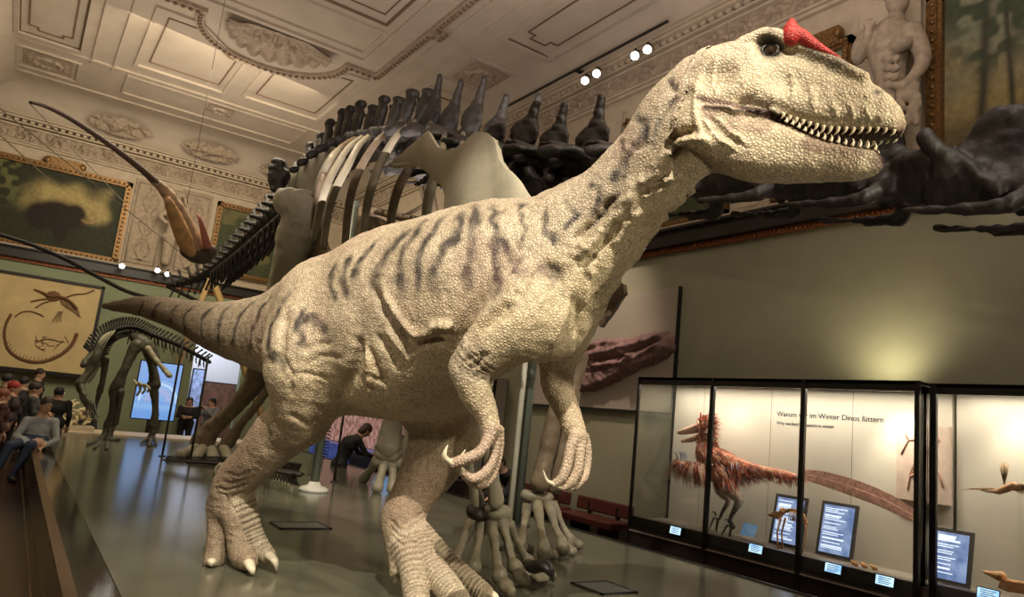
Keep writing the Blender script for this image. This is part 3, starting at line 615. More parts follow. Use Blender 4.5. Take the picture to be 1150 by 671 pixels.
prims += [
    # chest keel, belly, shoulder, rump masses
    ellp(P(614, 335, 3.98), (.27, .27, .35), k=.12), ellp(P(470, 395, 4.6), (.55, .40, .42), k=.12),
    ellp(P(590, 350, 3.80), (.20, .17, .26), k=.10), ellp(P(638, 352, 4.15), (.17, .15, .21), k=.10),
    # right leg
    dict(limb(pl([(362, 345, 4.78, .30), (352, 395, 4.62, .315), (345, 440, 4.60, .235), (338, 470, 4.66, .185)]), k=.12)),
    dict(limb(pl([(340, 468, 4.68, .175), (312, 490, 4.76, .175), (288, 517, 4.84, .150), (264, 542, 4.93, .138), (258, 566, 4.95, .135)]), k=.06)),
    dict(limb(pl([(248, 566, 4.97, .092), (246, 600, 4.90, .075), (241, 628, 4.84, .07), (239, 631, 4.80, .062)]), k=.03)),
    dict(limb(pl([(263, 566, 4.90, .095), (267, 600, 4.84, .08), (272, 624, 4.78, .078), (278, 631, 4.72, .066)]), k=.03)),
    dict(limb(pl([(273, 562, 4.93, .085), (282, 594, 4.92, .068), (292, 615, 4.88, .065), (300, 624, 4.84, .055)]), k=.03)),
    # left leg
    dict(limb(pl([(430, 380, 5.05, .34), (466, 420, 5.0, .31), (496, 462, 4.92, .26), (502, 490, 4.88, .235)]), k=.12)),
    dict(limb(pl([(502, 488, 4.88, .235), (486, 520, 4.84, .195), (466, 553, 4.76, .15), (453, 580, 4.68, .132)]), k=.06)),
    dict(limb(pl([(451, 584, 4.66, .13), (456, 605, 4.58, .125), (466, 628, 4.48, .12)]), k=.05)),
    dict(limb(pl([(443, 596, 4.60, .075), (446, 622, 4.52, .06), (447, 641, 4.46, .052)]), k=.02)),
    dict(limb(pl([(459, 612, 4.52, .085), (464, 645, 4.36, .08), (468, 672, 4.22, .075), (470, 688, 4.10, .058)]), k=.025)),
    dict(limb(pl([(468, 606, 4.56, .088), (484, 636, 4.42, .085), (504, 662, 4.24, .08), (520, 682, 4.05, .062)]), k=.025)),
    dict(limb(pl([(472, 600, 4.62, .08), (495, 626, 4.55, .078), (520, 650, 4.46, .075), (545, 668, 4.36, .058)]), k=.025)),
    # right arm
    dict(limb(pl([(600, 352, 3.86, .19), (568, 372, 3.78, .155), (542, 393, 3.76, .125), (526, 413, 3.78, .096)]), k=.07)),
    dict(limb(pl([(525, 414, 3.78, .096), (533, 437, 3.76, .088), (545, 462, 3.74, .064), (551, 480, 3.72, .055)]), k=.03)),
    # left arm
    dict(limb(pl([(632, 372, 4.2, .17), (628, 400, 4.2, .12), (625, 420, 4.2, .096), (626, 437, 4.18, .082)]), k=.06)),
    dict(limb(pl([(626, 432, 4.18, .085), (633, 452, 4.14, .075), (644, 478, 4.08, .060), (648, 490, 4.06, .055)]), k=.03)),
]
# hands: three fingers each, curling
HANDR = [[(552, 482, 3.70, .034), (546, 498, 3.66, .026), (536, 510, 3.62, .025), (520, 517, 3.60, .026), (508, 521, 3.60, .024)],
         [(556, 486, 3.74, .030), (556, 506, 3.72, .024), (551, 522, 3.69, .023), (541, 534, 3.65, .025), (530, 538, 3.63, .023), (520, 531, 3.62, .019)],
         [(560, 484, 3.78, .026), (561, 502, 3.77, .021), (557, 522, 3.74, .021), (549, 540, 3.70, .022), (537, 545, 3.67, .020), (526, 540, 3.66, .016)]]
HANDL = [[(646, 490, 4.02, .034), (640, 506, 3.98, .026), (637, 522, 3.95, .026), (631, 537, 3.93, .024), (622, 544, 3.92, .018)],
         [(652, 492, 4.04, .032), (651, 510, 4.0, .026), (649, 528, 3.97, .025), (641, 542, 3.95, .024), (633, 548, 3.94, .017)],
         [(656, 492, 4.08, .028), (660, 508, 4.06, .022), (659, 524, 4.04, .021), (655, 538, 4.0, .021), (646, 548, 3.98, .015)]]
for hnd in (HANDR, HANDL):
    for f in hnd: prims.append(dict(limb([q[:3]+[q[3]*1.12] for q in pl(f)], k=.014)))
# head
prims += [dict(head_fn(UT, UB, UW, -.14, .828, .24, 3.0), k=.03), dict(head_fn(LT, LB, LW, -.1, .798, -.08, 3.0), k=.008),
          head_fn([(-.1, 0), (.3, 0), (.42, -.05), (.6, -.06), (.75, -.05)], [(-.1, -.2), (.3, -.2), (.42, -.17), (.75, -.17)],
                  [(-.1, .175), (.15, .170), (.27, .145), (.33, .10), (.45, .06), (.6, .045), (.66, .02)], -.1, .66, 0, 3, .01)]
for s in (1, -1):
    prims += [dict(limb([list(hp(.08, .135*s, .255))+[.028], list(hp(.15, .14*s, .292))+[.034], list(hp(.215, .135*s, .300))+[.034], list(hp(.27, .118*s, .278))+[.026]]), k=.03),
              dict(limb([list(hp(.27, .105*s, .29))+[.03], list(hp(.45, .075*s, .245))+[.022], list(hp(.62, .058*s, .18))+[.018]]), k=.04),
              ellp(hp(.04, .150*s, -.17), (.14, .035, .11), HA, k=.08), ellp(hp(.08, .155*s, .11), (.12, .03, .11), HA, k=.08),
              dict(ellp(hp(.212, .17*s, .232), (.048, .04, .036), HA, k=.03), neg=True),
              dict(ellp(hp(.38, .170*s, .10), (.11, .05, .06), HA, k=.05), neg=True),
              dict(ellp(hp(.04, .215*s, .06), (.07, .035, .05), HA, k=.06), neg=True),
              dict(limb([list(hp(.685, .078*s, .135))+[.009], list(hp(.715, .078*s, .115))+[.009]], n=1), k=.02, neg=True)]
BO = P(400, 370, 4.8); BF = nrm([BODY[12][0]-BODY[6][0], BODY[12][1]-BODY[6][1], 0]); BA = np.array([BF, np.cross((0, 0, 1), BF), (0, 0, 1)])
zb = -BO[2]
Bbox = (V(-3.45, -1.0, zb-.06), V(2.9, 1.0, 3.2+zb))
Hbox = (V(-.13, -.3, -.42), V(.9, .3, .45))
Ebox = []
def ebox(c, r): return (np.asarray(c, float), np.eye(3), -V(*r), V(*r))
feet = [ebox(P(268, 600, 4.88), (.38, .38, .36)), ebox(P(482, 636, 4.4), (.5, .5, .38)), ebox(P(538, 500, 3.7), (.22, .22, .24)), ebox(P(645, 515, 4.0), (.2, .22, .22))]
HV = .0135
drop = [(HB, HA, Hbox[0], Hbox[1], HV*3)]+[(c, a, l, u, HV*3) for c, a, l, u in feet]
vs, qs = [], []; n0 = 0
for (O, A, lo, hi, h, dr) in [(BO, BA, Bbox[0], Bbox[1], HV, drop), (HB, HA, Hbox[0], Hbox[1], .0055, None)]+[(c, a, l, u, .0065, None) for c, a, l, u in feet]:
    v, q = sdf_mesh(prims, O, A, lo, hi, h, drop=dr); vs.append(v); qs.append(q+n0); n0 += len(v)
av = np.concatenate(vs); aq = np.concatenate(qs)
av[:, 2] = np.maximum(av[:, 2], .002)
print('allo verts', len(av))

# --- surface detail: folds and creases as real relief, stripes and blotches as pigment
def project(v):
    d = v-CAM; z = d@CF; return 575+FPX*(d@CR)/z, 335.5-FPX*(d@CU)/z, z
def onsurf(poly, n=4):
    poly = catmull(np.array(poly, float), n); X, Y, Z = PXY; out = []
    for a, b in poly:
        m = np.where((X-a)**2+(Y-b)**2 < 30)[0]
        if len(m): out.append(av[m[np.argmin(Z[m])]].astype(float))
    return np.array(out)
PXY = project(av)
def normals(v, q):
    fn = np.cross(v[q[:, 2]]-v[q[:, 0]], v[q[:, 3]]-v[q[:, 1]]); N = np.zeros_like(v)
    for i in range(4): np.add.at(N, q[:, i], fn)
    return N/np.maximum(np.linalg.norm(N, axis=1)[:, None], 1e-12)
def relief(v, N, lines, side=1):
    D = np.zeros(len(v), np.float32)
    for poly, r, dep in lines:
        if len(poly) < 2: continue
        d, t = polydist(v, poly, 3*r); D += dep*np.exp(-(d/r)**2)*np.clip(np.minimum(t, 1-t)*5, .25, 1)
    return D
CREASE = [  # pixel polyline, radius m, height m
    ([(635, 296), (652, 283), (668, 268), (684, 250), (697, 228), (705, 212)], .028, .045), ([(705, 213), (722, 207), (733, 195), (741, 178), (757, 170), (775, 166)], .024, .040),
    ([(704, 214), (706, 230), (712, 246), (724, 240)], .020, .030), ([(641, 268), (655, 256), (672, 240), (690, 224)], .020, -.040), ([(645, 300), (662, 292), (680, 270), (692, 250)], .018, -.032),
    ([(715, 216), (730, 214), (748, 206), (760, 204)], .018, -.032), ([(718, 226), (735, 219), (752, 214)], .018, .028), ([(745, 172), (765, 160), (783, 158), (796, 163)], .022, -.035),
    ([(742, 165), (756, 152), (775, 147)], .02, .03), ([(782, 79), (779, 95), (776, 112), (778, 135), (784, 160)], .016, -.016), ([(690, 282), (700, 262), (714, 246)], .02, .028), ([(606, 295), (620, 300), (632, 312)], .03, -.03),
    ([(679, 330), (670, 350), (658, 372), (652, 392)], .025, -.03), ([(640, 330), (652, 350), (655, 372)], .03, -.025), ([(648, 318), (640, 345), (628, 375), (622, 395)], .035, .03), ([(668, 300), (664, 325), (660, 350)], .02, .025),
    ([(411, 318), (420, 335), (431, 352), (446, 378), (462, 398)], .022, -.045), ([(424, 318), (436, 345), (450, 366), (468, 385)], .018, .030), ([(407, 388), (416, 405), (428, 428), (436, 442)], .016, -.035),
    ([(418, 378), (432, 396), (446, 418)], .016, -.035), ([(428, 372), (442, 388), (458, 412)], .014, .022), ([(440, 372), (455, 388), (470, 404)], .016, -.03), ([(462, 382), (480, 372), (496, 368), (508, 374)], .025, .045), ([(468, 394), (484, 388), (500, 390)], .018, -.035),
    ([(402, 372), (399, 395), (391, 425), (378, 452)], .04, -.05), ([(399, 372), (408, 395), (412, 420), (410, 445)], .022, .03), ([(404, 430), (414, 440), (424, 446)], .012, -.02), ([(409, 420), (421, 430), (432, 436)], .012, -.02),
    ([(577, 330), (560, 346), (543, 358), (526, 374), (517, 392)], .026, -.045), ([(575, 345), (556, 358), (540, 372)], .014, -.02), ([(600, 300), (588, 318), (578, 332)], .02, -.02),
    ([(545, 402), (538, 410), (534, 420)], .014, -.022), ([(533, 400), (524, 404), (512, 410)], .010, -.012), ([(320, 345), (314, 370), (311, 395), (313, 418)], .03, -.035), ([(314, 404), (324, 425), (322, 450)], .016, -.018),
    ([(335, 392), (352, 384), (372, 388)], .018, -.015), ([(345, 412), (362, 402), (382, 406)], .014, -.015), ([(330, 425), (350, 424), (368, 432)], .014, -.014),
    ([(322, 470), (338, 476), (352, 486)], .016, -.02), ([(298, 482), (294, 500), (300, 516)], .03, -.02), ([(238, 548), (256, 556), (282, 548)], .010, -.014), ([(240, 556), (258, 563), (282, 556)], .009, -.012), ([(243, 540), (260, 548), (284, 541)], .009, -.012), ([(246, 530), (264, 538), (288, 532)], .009, -.010),
    ([(430, 580), (450, 590), (474, 584)], .010, -.012), ([(432, 590), (450, 599), (476, 592)], .009, -.011), ([(434, 600), (452, 607), (480, 600)], .009, -.010), ([(797, 124), (806, 138), (820, 152), (838, 163)], .009, -.008), ([(783, 130), (792, 145), (806, 160), (826, 174)], .009, -.009),
    ([(790, 127), (800, 142), (814, 156), (832, 168)], .010, .006), ([(788, 117), (822, 121), (850, 123), (868, 127), (884, 134)], .011, -.024), ([(801, 62), (796, 80), (798, 98)], .010, -.008), ([(812, 84), (803, 94), (800, 104)], .009, -.009),
    ([(880, 78), (888, 92), (886, 108)], .012, -.009), ([(905, 92), (910, 108), (908, 124)], .012, -.008), ([(930, 110), (934, 124), (933, 136)], .010, -.006), ([(950, 112), (953, 126), (952, 138)], .010, -.006), ([(968, 116), (972, 128), (970, 138)], .010, -.006),
    ([(869, 128), (910, 137), (957, 139), (992, 138)], .012, .006), ([(712, 130), (720, 149), (704, 172), (689, 190)], .012, -.012), ([(747, 91), (753, 106), (740, 130), (731, 157)], .012, -.012), ([(696, 160), (716, 164), (730, 160)], .012, -.01),
]
SPC = catmull(np.array(BODY), 4); SPT = nrm(SPC[30, :3]-SPC[20, :3]); 
def mirror(pl3):
    out = []
    for p in pl3:
        i = np.argmin(np.linalg.norm(SPC[:, :3]-p, axis=1)); t = nrm(SPC[min(i+1, len(SPC)-1), :3]-SPC[max(i-1, 0), :3]); S = nrm(np.cross(t, (0, 0, 1)))
        out.append(p-2*((p-SPC[i, :3])@S)*S)
    return np.array(out)
lines = []
for c, r, dp in CREASE:
    l3 = onsurf(c)
    if len(l3) > 1: lines.append((l3, r, dp))
lines += [(mirror(l), r, dp) for l, r, dp in lines[:28]]
AN = normals(av, aq)
disp = relief(av, AN, lines)
# scutes across the toes and metatarsals
FEETL = [q for q in prims if q['t'] == 'multi'][4:7]+[q for q in prims if q['t'] == 'multi'][9:13]
legm = np.zeros(len(av), np.float32)
bestd = np.full(len(av), .13, np.float32); bestL = np.zeros(len(av), np.float32)
for q in FEETL:
    C = q['C']; Ltot = np.linalg.norm(np.diff(C, axis=0), axis=1).sum(); d, t = polydist(av, C, .14); m = d < bestd
    bestd[m] = d[m]; bestL[m] = (t*Ltot)[m]; legm = np.maximum(legm, np.clip((.14-d)/.04, 0, 1))
fr = np.clip((AN @ nrm(V(-.35, -1, .15)))*1.6+.35, 0, 1); g = (.5+.5*np.cos(bestL*2*np.pi/.030))**.5; disp += np.where(bestd < .125, (g-.6)*.013*fr, 0); scute = np.where(bestd < .125, (1-g)*fr, 0)
FING = [catmull(np.array(pl(f)), 3)[:, :3] for f in HANDR+HANDL]; handm = np.zeros(len(av), np.float32)
for C in FING:
    Ltot = np.linalg.norm(np.diff(C, axis=0), axis=1).sum(); d, t = polydist(av, C, .06); m = d < .045
    g = (.5+.5*np.cos(t*Ltot*2*np.pi/.016))**.6; disp += np.where(m, (g-.5)*.004, 0); handm = np.maximum(handm, np.clip((.06-d)/.02, 0, 1))
inhead = ((av-HB)@HA.T); hm = np.clip((inhead[:, 0]+.12)/.06, 0, 1)*(inhead[:, 2] > -.42)
n1 = vnoise(av, 9, 1); n2 = vnoise(av, 24, 2); n3 = vnoise(av, 4, 3); n4 = vnoise(av, 55, 4)
disp += (1-hm*.8)*(1-legm*.7)*(1-handm)*((n1-.5)*.014+(np.abs(n2-.5)-.25)*-.012+(np.abs(n4-.5)-.25)*-.004)+hm*((n2-.5)*.004+(n4-.5)*.003)
av = av+AN*disp[:, None]; av[:, 2] = np.maximum(av[:, 2], .001)
AN = normals(av, aq)
# pigment
STR = [([(158, 335), (153, 345), (152, 357)], .022), ([(177, 337), (170, 347), (167, 362)], .024), ([(195, 340), (187, 350), (186, 366)], .024), ([(216, 340), (203, 354), (202, 376)], .026), ([(240, 339), (224, 354), (222, 384)], .028),
       ([(259, 338), (243, 354), (240, 388)], .028), ([(282, 336), (263, 356), (257, 392)], .028), ([(299, 331), (282, 359), (276, 398)], .03), ([(318, 329), (303, 356), (297, 390), (313, 408)], .032), ([(340, 345), (333, 360), (337, 380)], .03),
       ([(340, 352), (352, 358), (364, 372)], .03), ([(334, 364), (342, 356), (352, 360)], .03), ([(390, 285), (382, 310), (388, 330)], .03), ([(372, 298), (366, 315), (372, 335)], .03), ([(420, 268), (400, 292), (393, 312)], .035), ([(453, 258), (429, 286), (418, 312)], .035), ([(474, 244), (448, 284), (446, 326)], .032), ([(495, 242), (469, 279), (463, 326)], .032),
       ([(516, 236), (512, 258), (488, 286), (484, 323)], .032), ([(533, 228), (531, 255), (523, 290), (519, 318)], .032), ([(552, 228), (556, 250), (552, 285), (557, 325)], .032), ([(554, 256), (566, 282), (585, 300)], .028),
       ([(580, 224), (586, 250), (582, 275)], .022), ([(606, 235), (608, 258), (623, 265)], .022), ([(608, 296), (618, 302), (628, 312)], .035), ([(747, 88), (753, 106), (734, 138), (730, 160)], .022), ([(786, 76), (778, 110)], .018),
       ([(712, 122), (720, 149), (689, 188), (683, 204)], .024), ([(660, 205), (668, 222), (658, 236)], .022), ([(641, 265), (670, 238), (691, 223)], .016), ([(635, 222), (640, 240), (630, 256)], .02), ([(690, 150), (700, 172), (694, 196)], .018)]
str3 = []
for c, r in STR:
    l3 = onsurf(c)
    if len(l3) > 1: str3 += [(l3, r), (mirror(l3), r)]
dark = np.zeros(len(av), np.float32)
wob = av+(np.stack([vnoise(av, 14, 7), vnoise(av, 14, 8), vnoise(av, 14, 9)], 1)-.5)*.05
for l3, r in str3:
    d, t = polydist(wob, l3, 2.5*r); dark = np.maximum(dark, np.exp(-(d/(r*.98))**2.6)*np.clip(.55+np.minimum(t, 1-t)*4, 0, 1))
d_sp = np.full(len(av), 9.0, np.float32); si = np.zeros(len(av), int); 
for i in range(0, len(SPC)):
    d = np.linalg.norm(av-SPC[i, :3].astype(np.float32), axis=1); u = d < d_sp; d_sp[u] = d[u]; si[u] = i
rel = av-SPC[si, :3]; SPS = np.array([nrm(np.cross(nrm(SPC[min(i+1, len(SPC)-1), :3]-SPC[max(i-1, 0), :3]), (0, 0, 1))) for i in range(len(SPC))])
upn = rel[:, 2]/(np.linalg.norm(rel, axis=1)+1e-6)
mix = lambda a, b, t: a*(1-t)[:, None]+np.array(b)*t[:, None]
sm = lambda x, a, b: np.clip((x-a)/(b-a), 0, 1)**2*(3-2*np.clip((x-a)/(b-a), 0, 1))
c = np.tile(np.array([.57, .465, .33]), (len(av), 1))
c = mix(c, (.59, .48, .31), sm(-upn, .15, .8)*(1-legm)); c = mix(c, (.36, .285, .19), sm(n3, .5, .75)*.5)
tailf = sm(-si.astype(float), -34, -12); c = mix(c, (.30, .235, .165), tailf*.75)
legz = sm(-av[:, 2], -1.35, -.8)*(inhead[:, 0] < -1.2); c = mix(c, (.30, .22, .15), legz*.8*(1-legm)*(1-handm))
c = mix(c, (.62, .52, .37), legm*.9); c = mix(c, (.50, .36, .29), handm*.55); c = mix(c, (.22, .16, .10), scute*.7)
c = mix(c, (.045, .038, .036), np.clip(dark*1.1, 0, .93)*(.72+.28*sm(n2, .3, .6)))
c = mix(c, (.33, .17, .14), sm(vnoise(av, 3.1, 21), .62, .8)*.18)
hx, hs_, hz = inhead.T
hmask = sm(hx, -.14, -.05)*(hz > -.4)
c = mix(c, (.60, .485, .325), hmask*.85)
blot = sm(vnoise(av, 11, 31), .55, .75); c = mix(c, (.22, .12, .10), hmask*blot*.55*sm(-np.abs(hz+.13), -.16, -.05)); c = mix(c, (.16, .12, .09), hmask*blot*.5*sm(hz, .15, .3))
for q, r, col_, am in [(hp(.19, .125, .280), .058, (.05, .04, .035), .93), (hp(.20, -.12, .275), .045, (.05, .04, .035), .9), (hp(.215, .12, .232), .060, (.035, .03, .028), .97), (hp(.215, -.12, .228), .05, (.035, .03, .028), .95),
                       (hp(.50, .06, .235), .07, (.10, .09, .08), .6), (hp(.40, .075, .26), .06, (.10, .09, .08), .5), (hp(.82, .02, -.02), .05, (.2, .13, .09), .7), (hp(.79, .02, -.16), .05, (.10, .06, .05), .8), (hp(.70, .075, .125), .022, (.03, .02, .02), .95), (hp(-.07, .16, .1), .05, (.12, .09, .07), .5)]:
    d = np.linalg.norm(av-q, axis=1); c = mix(c, col_, am*np.exp(-(d/r)**4))
lipu = np.interp(hx, *np.array(UB).T); lipl = np.interp(hx, *np.array(LT).T); wu = np.interp(hx, *np.array(UW).T)
c = mix(c, (.07, .035, .028), hmask*np.exp(-((hz-(lipu+lipl)/2)/.014)**2)*.9*(hx > -.02)*(hx < .33)); c = mix(c, (.16, .08, .06), hmask*np.exp(-((hz-lipu)/.010)**2)*.6*(hx >= .3)); c = mix(c, (.14, .07, .05), hmask*np.exp(-((hz-lipl)/.010)**2)*.6*(hx > -.02))
ins = hmask*(hz < lipu+.01)*(hz > lipl-.012)*(np.abs(hs_) < wu-.012)*(hx > .05); c = mix(c, (.045, .014, .011), ins*.97)
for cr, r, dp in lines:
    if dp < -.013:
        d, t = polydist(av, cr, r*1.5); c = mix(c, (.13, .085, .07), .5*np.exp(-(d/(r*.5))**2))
ml = onsurf([(788, 117), (822, 121), (850, 123), (868, 127), (880, 132)]); 
for l_ in (ml, np.array([p-2*((p-HB)@HS)*HS for p in ml])): d, t = polydist(av, l_, .04); c = mix(c, (.035, .02, .016), .92*np.exp(-(d/.010)**2))
allo_skin = mat('dinosaur_skin', rough=.5, attr='pigment', noise=(38, .2), bump=('scales', 60, .85, .009), spec=.35)
nt = allo_skin.node_tree; bs = nt.nodes['Principled BSDF']
# darker colour in the seams between the modelled scales
vor = nt.nodes.new('ShaderNodeTexVoronoi'); vor.feature = 'DISTANCE_TO_EDGE'; vor.inputs['Scale'].default_value = 60; tcn = nt.nodes['Texture Coordinate']; nt.links.new(tcn.outputs['Object'], vor.inputs['Vector'])
mrn = nt.nodes.new('ShaderNodeMapRange'); mrn.inputs[2].default_value = .14; mrn.inputs[3].default_value = .34; mrn.inputs[4].default_value = 1.05; nt.links.new(vor.outputs['Distance'], mrn.inputs[0])
mx = nt.nodes.new('ShaderNodeMix'); mx.data_type = 'RGBA'; mx.blend_type = 'MULTIPLY'; mx.inputs[0].default_value = .75
srcs = bs.inputs['Base Color'].links[0].from_socket; nt.links.new(srcs, mx.inputs['A']); nt.links.new(mrn.outputs[0], mx.inputs['B']); nt.links.new(mx.outputs['Result'], bs.inputs['Base Color'])
allo = thing('allosaurus', 'life-size pale striped model of an allosaurus with a red horn, striding across the platform', 'dinosaur model', (1.9, 4.8, 0))
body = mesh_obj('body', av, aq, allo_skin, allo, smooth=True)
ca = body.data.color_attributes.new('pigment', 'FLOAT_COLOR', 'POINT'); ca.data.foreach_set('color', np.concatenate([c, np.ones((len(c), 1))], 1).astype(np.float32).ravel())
# eyes, horns, teeth, claws
m_eye = mat('eye', (.035, .02, .012), .06); m_iris = mat('iris', (.028, .016, .010), .05)
for s in (1, -1):
    e = MB().ell(hp(.213, .118*s, .229), .031, nu=20, nv=14).build('eye', m_iris, body); tag(e, 'dark glossy eye')
    MB().ell(hp(.216, .134*s, .229), (.014, .018, .018), HA, nu=14, nv=10).build('pupil', m_eye, e)
    r_ = [hp(.213+.036*math.cos(a), (.138-.01*abs(math.sin(a)))*s, .232+.030*math.sin(a)) for a in np.linspace(0, 2*math.pi, 19)]
    MB().tube(r_, .0065, 8).build('eyelid', mat('eyelid', (.07, .055, .045), .5), body)
    hv, hq = quick_sdf([limb([list(hp(.282, .122*s, .290))+[.032], list(hp(.268, .118*s, .338))+[.034], list(hp(.252, .108*s, .388))+[.014]], k=.02),
                        limb([list(hp(.285, .122*s, .305))+[.038], list(hp(.32, .116*s, .312))+[.034], list(hp(.37, .102*s, .290))+[.028], list(hp(.43, .088*s, .268))+[.019], list(hp(.50, .072*s, .250))+[.008]], k=.03)], .006)
    o = mesh_obj('horn', hv, hq, mat('horn_red', (.42, .02, .012), .45, noise=(60, .35), bump=('scales', 90, .9, .006)), body, smooth=True); tag(o, 'rough red horn above the eye')
m_tooth = mat('tooth', (.72, .60, .42), .3, noise=(60, .12)); m_claw = mat('claw', (.70, .62, .45), .35, noise=(20, .2))
rnd = random.Random(4)
def tooth(x, s, up, ln):
    z = np.interp(x, *np.array(LT).T)-.008 if up else np.interp(x, *np.array(UB).T)+.012
    w = (np.interp(x, *np.array(LW).T)-.014) if up else np.interp(x, *np.array(UW).T)*1.08-.020
    sg = 1 if up else -1; p0 = hp(x, s*max(w, .006), z)
    pts = [p0, p0+HU*sg*ln*.5+HF*.002, p0+HU*sg*ln-HF*ln*.22+HS*s*-.002]
    MB().tube(catmull(pts, 3), [.0088*(1-.92*(i/6)**1.4) for i in range(7)], 7).build('tooth', m_tooth, body)
for s in (1, -1):
    for i in range(16): tooth(.365+i*.0292, s, False, (.028+.010*math.sin(i*.22))*rnd.uniform(.8, 1.15))
    for i in range(14): tooth(.385+i*.0285, s, True, (.024+.016*i/13)*rnd.uniform(.8, 1.1))
def claw(a, b, c_, r, par, m=m_claw):
    pts = catmull([a, b, c_], 5); return MB().tube(pts, [r*(1-(i/(len(pts)-1))**1.5)+.0012 for i in range(len(pts))], 10, flat=.75).build('claw', m, par)
for A_ in [((238, 632, 4.74), (236, 640, 4.68), (235, 651, 4.68)), ((279, 632, 4.66), (283, 641, 4.59), (284, 653, 4.60)), ((302, 624, 4.79), (309, 631, 4.73), (311, 643, 4.74)),
           ((447, 641, 4.46), (446, 648, 4.46), (442, 656, 4.50)), ((470, 686, 4.1), (472, 696, 4.04), (470, 708, 4.04)), ((521, 681, 4.05), (530, 688, 3.99), (534, 700, 3.98)), ((546, 667, 4.36), (556, 670, 4.30), (562, 682, 4.28))]:
    p = [P(*q) for q in A_]; p[2][2] = max(p[2][2], .012); p[1][2] = max(p[1][2], .045); claw(*p, .036, body)
claw(P(508, 522, 3.60), P(499, 513, 3.57), P(503, 500, 3.57), .024, body)
claw(P(520, 532, 3.62), P(516, 518, 3.60), P(523, 505, 3.60), .017, body)
claw(P(526, 540, 3.66), P(519, 534, 3.64), P(521, 524, 3.64), .014, body)
claw(P(622, 544, 3.92), P(614, 540, 3.90), P(610, 528, 3.90), .018, body); claw(P(633, 548, 3.94), P(626, 547, 3.93), P(622, 538, 3.92), .015, body); claw(P(646, 548, 3.98), P(640, 549, 3.97), P(636, 541, 3.96), .013, body)

# ------------------------------------------------------------------ helpers for bones and figures
def qbone(name, prims_, h, m, parent=None, col=None):
    v, q = quick_sdf(prims_, h)
    if h > .009: v = v+normals(v, q)*((vnoise(v, .32/h, 7)-.5)*h*.9)[:, None]
    return mesh_obj(name, v, q, m, parent, smooth=True)
def painted(name, v, c_, q, m, parent=None):
    o = mesh_obj(name, v, q, m, parent, smooth=True); ca = o.data.color_attributes.new('pigment', 'FLOAT_COLOR', 'POINT')
    ca.data.foreach_set('color', np.concatenate([c_, np.ones((len(c_), 1))], 1).astype(np.float32).ravel()); return o
def text_obj(name, body_, loc, ex, ey, size, m, parent=None, ext=.001):
    cu = bpy.data.curves.new(name, 'FONT'); cu.body = body_; cu.size = size; cu.extrude = ext
    o = bpy.data.objects.new(name, cu); ex = nrm(ex); ey = nrm(ey); ez = np.cross(ex, ey); cu.materials.append(m)
    M = Matrix([[ex[0], ey[0], ez[0], loc[0]], [ex[1], ey[1], ez[1], loc[1]], [ex[2], ey[2], ez[2], loc[2]], [0, 0, 0, 1]])
    dg = None; COL.objects.link(o); o.matrix_world = M; bpy.context.view_layer.update()
    me = bpy.data.meshes.new_from_object(o.evaluated_get(bpy.context.evaluated_depsgraph_get())); me.transform(M); bpy.data.objects.remove(o)
    o2 = bpy.data.objects.new(name, me); COL.objects.link(o2); me.materials.clear(); me.materials.append(m)
    if parent: o2.parent = parent; o2.location = tuple(-np.array(parent.location))
    return o2
def glass_mat():
    m = bpy.data.materials.new('case_glass'); m.use_nodes = True; nt = m.node_tree; N = nt.nodes; N.clear(); o = N.new('ShaderNodeOutputMaterial')
    mx_ = N.new('ShaderNodeMixShader'); t = N.new('ShaderNodeBsdfTransparent'); g = N.new('ShaderNodeBsdfGlossy'); g.inputs['Roughness'].default_value = .02; f = N.new('ShaderNodeFresnel'); f.inputs[0].default_value = 1.35
    t.inputs[0].default_value = (.97, .98, .97, 1); nt.links.new(f.outputs[0], mx_.inputs[0]); nt.links.new(t.outputs[0], mx_.inputs[1]); nt.links.new(g.outputs[0], mx_.inputs[2]); nt.links.new(mx_.outputs[0], o.inputs[0]); return m
m_glass = glass_mat(); m_case = mat('case_back_panel', (.52, .47, .38), .7, noise=(2, .04)); m_shelf = mat('case_shelf', (.24, .20, .155), .6, noise=(6, .1))
m_base = mat('case_base', (.022, .017, .014), .35); m_frame_b = mat('case_frame', (.010, .009, .008), .3)
def screen_mat(name, c1, c2, st):
    m = mat(name, (0, 0, 0), .25); nt = m.node_tree; b = nt.nodes['Principled BSDF']; tc = nt.nodes['Texture Coordinate']
    w = nt.nodes.new('ShaderNodeTexNoise'); w.inputs['Scale'].default_value = 7; rp = nt.nodes.new('ShaderNodeValToRGB'); rp.color_ramp.elements[0].color = tuple(c1)+(1,); rp.color_ramp.elements[1].color = tuple(c2)+(1,); rp.color_ramp.elements[0].position = .38; rp.color_ramp.elements[1].position = .62
    nt.links.new(tc.outputs['Object'], w.inputs['Vector']); nt.links.new(w.outputs['Fac'], rp.inputs[0]); nt.links.new(rp.outputs[0], b.inputs['Emission Color']); b.inputs['Emission Strength'].default_value = st; return m
m_scr = screen_mat('tablet_screen', (.17, .25, .50), (.36, .46, .72), .85); m_lab = screen_mat('label_screen', (.25, .50, .85), (.6, .85, 1.0), 1.3); m_ink = mat('print_ink', (.02, .025, .05), .6)
